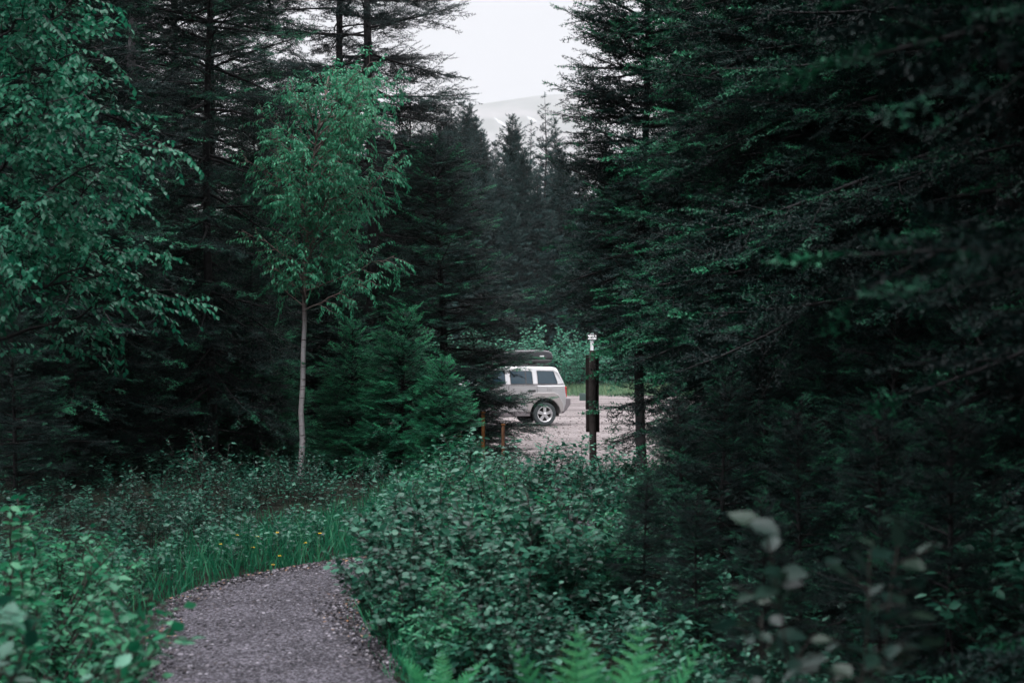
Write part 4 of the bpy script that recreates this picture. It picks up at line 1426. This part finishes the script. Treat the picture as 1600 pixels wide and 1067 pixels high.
# --- blurred sprigs near the lens
sp_a = shrub("sprig_a", 81, 1.30, .34, 9, 'ovate', .072, .032, 'rose', 'bark_dark', 8, .17, .60, lean=.8, tint=.35, rad=.005)
sp_b = shrub("sprig_b", 82, .80, .34, 9, 'round', .038, .028, 'rose', 'bark_red', 9, .13, .35, tint=.45, rad=.004)
plant("foreground_sprig", sp_a, "out-of-focus leafy sprig with reddish tips in the dark lower right", "plant", wx(1300, 3.0), 3.0, .5, .97)
plant("foreground_sprig", sp_b, "out-of-focus rose-like bush in front of the ferns at the bottom edge", "plant", wx(850, 3.9), 3.9, .5, .86)
plant("foreground_sprig", sp_b, "out-of-focus mossy bush right of the ferns at the bottom edge", "plant", wx(1030, 3.7), 3.7, 2.5, .72)
plant("foreground_sprig", sp_b, "blurred pale leaf tips at the bottom edge in the lower right", "plant", wx(1440, 3.0), 3.0, 4.1, .62)


# ------------------------------------------------------------------ uncounted ground growth
def blade_tpl(bend):
    V = []
    for f, w in ((0, .05), (.4, .045), (.75, .03)):
        V += [(-w * .5, f * (1 - .2 * bend * f), bend * f * f), (w * .5, f * (1 - .2 * bend * f), bend * f * f)]
    V.append((0, 1 - .25 * bend, bend))
    return np.array(V, dtype=np.float32), np.array([(0, 1, 3), (0, 3, 2), (2, 3, 5), (2, 5, 4), (4, 5, 6)], dtype=np.int32)


BL = [blade_tpl(b) for b in (.15, .35, .6)]


def grass_geo(seed, x, y, h0, h1, wk=1.0, sink=0.0):
    rng = np.random.default_rng(seed)
    g = Geo()
    n = len(x)
    P = np.stack([x, y, terr(x, y) - sink], 1)
    D = unit(np.stack([rng.normal(0, .22, n), rng.normal(0, .22, n), np.ones(n)], 1))
    th = rng.random(n) * 6.283
    U = np.stack([np.cos(th), np.sin(th), np.zeros(n)], 1)
    L = h0 + (h1 - h0) * rng.random(n) ** 1.6
    Wd = L * .5 * wk
    s = unit(np.cross(D, U))
    nn = np.cross(s, D)
    Ms = np.stack([s * (.16 * wk), D * L[:, None], nn * L[:, None]], -1)
    A = np.clip(rng.normal(.35, .2, n), 0, 1)
    w = rng.integers(0, 3, n)
    for k in range(3):
        g.bake(BL[k], Ms[w == k], P[w == k], A[w == k])
    return g


grng = np.random.default_rng(9)


def field(n, x0, x1, y0, y1, keep):
    x, y = grng.uniform(x0, x1, n), grng.uniform(y0, y1, n)
    k = keep(x, y)
    return x[k], y[k]


x, y = field(90000, -6, -.3, 6.5, 16.5, lambda x, y: (path_dist(x, y) > .0) & (path_dist(x, y) < 1.3 + .5 * np.sin(x * 2) + .7 * np.clip(x + 2.2, 0, 1)) & (grng.random(len(x)) < np.clip((x + 2.9) * .8, .06, 1) * np.clip(.62 + .5 * np.sin(x * 3.1 + y * 2.3) * np.sin(x * 1.7 - y * 3.3), .15, 1)))
d = path_dist(x, y)
g = grass_geo(91, x, y, .05, .30)
x, y = field(16000, -3.2, 1.4, 3.5, 13, lambda x, y: (np.abs(path_dist(x, y) - .02) < .10))
g2 = grass_geo(92, x, y, .02, .10, .6)
g.add(np.concatenate(g2.V), np.concatenate([t for t in g2.T]), np.concatenate(g2.A))
tag(link("grass", g.mesh("grass", M['grass'])), "green grass on the bank left of the path", "grass", kind="stuff")

x, y = field(60000, -22, 24, 66.5, 77, lambda x, y: grng.random(len(x)) < np.clip((y - 66) / 3, .1, 1))
tag(link("verge_grass", grass_geo(93, x, y, .15, .65, 2.4).mesh("verge_grass", M['drygrass'])), "strip of pale grass at the far edge of the lot", "grass", kind="stuff")


def cover_geo(seed, x, y, h0, h1, size, nl, tpl):
    rng = np.random.default_rng(seed)
    g = Geo()
    P, D, U, L, A = [], [], [], [], []
    z = terr(x, y)
    for i in range(len(x)):
        h = rng.uniform(h0, h1)
        lean = rng.normal(0, .12, 2)
        m = int(nl * rng.uniform(.6, 1.3))
        f = np.sqrt((np.arange(m) + rng.random(m)) / m)
        az = np.arange(m) * 2.4 + rng.random()
        P.append(np.stack([x[i] + lean[0] * f * h + .01 * np.cos(az), y[i] + lean[1] * f * h + .01 * np.sin(az), z[i] + h * f], 1))
        D.append(np.stack([np.cos(az), np.sin(az), rng.normal(.25, .3, m)], 1))
        U.append(np.tile((0, 0, 1.0), (m, 1)) + rng.normal(0, .3, (m, 3)))
        L.append(size * rng.uniform(.6, 1.2, m))
        A.append(np.clip(rng.normal(.25, .12) + .35 * f + rng.normal(0, .08, m), 0, 1))
        s = np.linspace(0, 1, 3)
        g.tube(np.stack([x[i] + lean[0] * s * h, y[i] + lean[1] * s * h, z[i] + h * s], 1), [.0025, .002, .001], 3, .1)
    P, D, U, L, A = map(np.concatenate, (P, D, U, L, A))
    g.bake(tpl, frames(D, U, L), P, A)
    return g


x, y = field(8200, -7.5, -.2, 5.5, 17, lambda x, y: (path_dist(x, y) > .06) & (x < .4 * (y - 11) + 1.5) & ((path_dist(x, y) < 1.5 + .6 * np.sin(x * 1.9) + (x < -2.6)) | (grng.random(len(x)) < .22)) & (grng.random(len(x)) < np.clip(.35 + .35 * np.sin(x * 2.2) * np.cos(y * 1.7) + .3 * (x < -2.4), .08, 1)))
x2, y2 = field(3800, -1.2, 3.6, 5.0, 17, lambda x, y: (path_dist(x, y) > .05) & (x > -1.3 + .02 * y) & ((x < .145 * y - .25 + .3 * np.sin(y * 3)) | (grng.random(len(x)) < .75)))
x, y = np.concatenate([x, x2]), np.concatenate([y, y2])
tag(link("undergrowth", cover_geo(94, x, y, .08, .36, .050, 14, LEAF['ovate']).mesh("undergrowth", M['cover'], True)), "low leafy weeds covering the banks beside the path", "undergrowth", kind="stuff")
x, y = field(1500, -9, 6.5, 14, 27, lambda x, y: (path_dist(x, y) > .1) & (y < 25) & ((x < 1.2) | (grng.random(len(x)) < .25)))
tag(link("undergrowth", cover_geo(95, x, y, .12, .40, .055, 10, LEAF['ovate']).mesh("forest_undergrowth", M['cover'], True)), "sparse weeds on the shaded forest floor", "undergrowth", kind="stuff")

# fallen leaves on the path edges
lrng = np.random.default_rng(12)
idx = lrng.integers(50, 92, 260)
sd = np.sign(lrng.normal(size=260))
u = sd * (1 - .35 * lrng.random(260) ** 2)
lxp, lyp = pcx[idx] + pnx[idx] * u * pw[idx], pcy[idx] + pny[idx] * u * pw[idx]
g = Geo()
th = lrng.random(260) * 6.283
g.bake(LEAF['small'], frames(np.stack([np.cos(th), np.sin(th), .1 * lrng.normal(size=260)], 1), np.tile((0, 0, 1.0), (260, 1)) + lrng.normal(0, .2, (260, 3)), .012 + .022 * lrng.random(260)),
       np.stack([lxp, lyp, terr(lxp, lyp) + .028], 1), lrng.random(260))
LIT = stone_mat("dry_leaf_litter", [(.16, .09, .05), (.26, .14, .08), (.10, .06, .04), (.30, .20, .12)])
tag(link("leaf_litter", g.mesh("leaf_litter", LIT)), "dry brown leaf scraps along the path edges", "leaf litter", kind="stuff")

# --- yellow flowers on the bank, each its own thing
YEL = plain("yellow_petals", (.75, .50, .02), .6)
STEM = plain("flower_stem", (.04, .12, .05), .6)
g = Geo()
g.tube([(0, 0, 0), (.006, 0, .1), (0, .004, .2)], [.002, .0018, .0015], 4)
st_me = g.mesh("stem", STEM)
g = Geo()
for ring, (n, l, e) in enumerate([(12, .016, .2), (9, .012, .6), (6, .008, 1.1)]):
    for i in range(n):
        a = i * 6.283 / n + ring * .3
        dd = np.array([[math.cos(a) * math.cos(e), math.sin(a) * math.cos(e), math.sin(e)]])
        g.bake(LEAF['small'], frames(dd, np.array([[0, 0, 1.0]]), np.array([l])), np.array([[0, .004, .2]]), np.array([0.]))
fl_me = g.mesh("blossom", YEL)
for px, py, lab in [(433, 832, "yellow flower highest in the bank grass"), (418, 832, "yellow flower beside the highest one"), (402, 838, "yellow flower in the tall weeds left of the pair"),
                    (372, 836, "lone yellow flower among the leafy weeds"), (437, 868, "yellow flower low in the grass near the path"), (426, 882, "yellow flower closest to the path edge"),
                    (500, 833, "yellow flower right of the others below the birch"), (395, 855, "yellow flower mid bank under the pair"), (478, 848, "pale yellow flower in the open grass"),
                    (345, 850, "yellow flower farthest left on the bank")]:
    Yp = 10.25 + (885 - py) * .008
    x = wx(px, Yp)
    e = empty("yellow_flower", (x, Yp, wz(py, Yp) - .2), px)
    # stands on the ground: lengthen the stem to reach it
    zt = wz(py, Yp) - float(terr(x, Yp))
    e.location.z = float(terr(x, Yp))
    e.scale = (1.0, 1.0, 1.0)
    tag(e, lab, "flower", "yellow flowers on the left bank")
    s1 = link("stem", st_me, e)
    s1.scale = (1, 1, max(.3, zt / .2))
    b1 = link("blossom", fl_me, e)
    b1.scale = (1.05, 1.05, 1.0)
    b1.location = (0, 0, zt - .2)

# ------------------------------------------------------------------ across the lot: alder thicket and far spruces
ald = [shrub("alder_%s" % k, 100 + i, 3.4, 2.1, 13, 'ovate', .17, .11, 'alder', 'bark_dark', 14, .75, .10, rad=.02) for i, k in enumerate("ab")]
for k, (px, Yp, s, lab) in enumerate([(700, 73, 1.0, "alder bush behind the car's bonnet"), (745, 75, 1.15, "tall alder bush behind the bushy spruce"), (790, 74, 1.0, "alder bush behind the roof box"),
                                      (832, 76, 1.2, "tallest alder bush behind the car"), (872, 73.5, .92, "alder bush right of the car's rear"), (905, 75, 1.1, "alder bush left of the sign post"),
                                      (948, 74, .92, "pale alder bush just right of the sign post"), (985, 75.5, .85, "alder bush seen under the bare spruce branches"), (1030, 74, 1.1, "alder bush behind the right spruces"),
                                      (650, 74, 1.1, "alder bush far left behind the forest"), (1090, 75, 1.1, "alder bush far right behind the forest"), (600, 75, 1.1, "farthest left alder bush of the row")]):
    plant("alder_bush", ald[k % 2], lab, "bush", wx(px, Yp), Yp, k * 1.7, s, "alder bushes beyond the lot")
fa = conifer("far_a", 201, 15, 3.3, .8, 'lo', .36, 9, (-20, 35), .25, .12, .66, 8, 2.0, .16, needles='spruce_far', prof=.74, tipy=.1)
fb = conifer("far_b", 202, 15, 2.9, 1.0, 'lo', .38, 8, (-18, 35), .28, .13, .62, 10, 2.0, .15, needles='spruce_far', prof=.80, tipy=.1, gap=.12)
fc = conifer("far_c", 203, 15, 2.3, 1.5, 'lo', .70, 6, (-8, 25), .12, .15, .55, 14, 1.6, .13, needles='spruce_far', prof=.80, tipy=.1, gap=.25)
farT = [  # px, top row, Y, mesh, label
    (702, 172, 96, fa, "far spruce half hidden by the layered old spruce's branches"), (720, 157, 98, fb, "far spruce with pointed top left of the sky gap, highest of its row"),
    (732, 163, 95, fa, "far spruce beside the highest of the left row"), (744, 182, 93, fb, "far spruce stepping down toward the hill gap"), (752, 205, 90, fa, "short far spruce at the right end of the left row"),
    (773, 222, 100, fb, "small pointed spruce in the middle of the hill gap"), (802, 180, 92, fa, "conical dark spruce standing centred before the hill"),
    (829, 190, 98, fc, "slim spruce between the conical and the spire-topped one"), (852, 147, 90, fc, "spire-topped thin spruce in front of the hill, tallest in the gap"),
    (868, 186, 94, fb, "far spruce touching the right dense spruce"), (786, 240, 88, fb, "low spruce left below the conical one"), (818, 232, 86, fa, "low spruce right below the conical one"),
    (760, 270, 85, fa, "short dark spruce under the hill gap, left"), (840, 262, 84, fb, "short dark spruce under the spire-topped one"), (880, 240, 86, fa, "dark spruce behind the right dense spruce, above the sign"),
    (735, 250, 84, fb, "dark spruce behind the bushy spruce's crown"), (690, 190, 90, fa, "far spruce behind the dead trunk"), (905, 225, 90, fb, "far spruce behind the right spruce's branches"),
    (800, 320, 82, fa, "lowest broad spruce behind the alders, centre"), (862, 330, 81, fb, "low spruce behind the tallest alder bush"), (925, 300, 83, fa, "spruce behind the white road sign")]
for k, (px, yt, Yp, me, lab) in enumerate(farT):
    x = wx(px, Yp)
    hgt = wz(yt, Yp) - float(terr(x, Yp))
    s = hgt / 15.0
    w = max(s * .80, .58)
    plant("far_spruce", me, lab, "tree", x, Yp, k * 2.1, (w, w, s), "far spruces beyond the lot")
for k, (px, Yp, s) in enumerate([(660, 92, 1.1), (630, 88, 1.05), (590, 95, 1.15), (950, 90, 1.05), (985, 94, 1.1), (1025, 90, 1.1), (1070, 95, 1.1), (1120, 92, 1.1), (540, 92, 1.1), (490, 95, 1.15)]):
    plant("far_spruce", (fa, fb)[k % 2], "far spruce screened by the near trees", "tree", wx(px, Yp), Yp, k * 1.3, s, "far spruces hidden behind the near forest")

# ------------------------------------------------------------------ the air
hz = bpy.data.materials.new("haze_air")
hz.use_nodes = True
ht = hz.node_tree
ht.nodes.clear()
ho = ht.nodes.new("ShaderNodeOutputMaterial")
hv = ht.nodes.new("ShaderNodeVolumePrincipled")
hv.inputs["Color"].default_value = (.665, .675, .685, 1)
hv.inputs["Density"].default_value = .00022
hv.inputs["Anisotropy"].default_value = 0.2
ht.links.new(hv.outputs[0], ho.inputs["Volume"])
hme = bpy.data.meshes.new("haze")
x0, x1, y0, y1, z0, z1 = -7700, 7700, -320, 7600, -60, 1300
hme.from_pydata([(x0, y0, z0), (x1, y0, z0), (x1, y1, z0), (x0, y1, z0), (x0, y0, z1), (x1, y0, z1), (x1, y1, z1), (x0, y1, z1)], [],
                [(0, 3, 2, 1), (4, 5, 6, 7), (0, 1, 5, 4), (1, 2, 6, 5), (2, 3, 7, 6), (3, 0, 4, 7)])
hme.materials.append(hz)
tag(link("haze", hme), "thin pale haze in the air", "haze", kind="stuff")
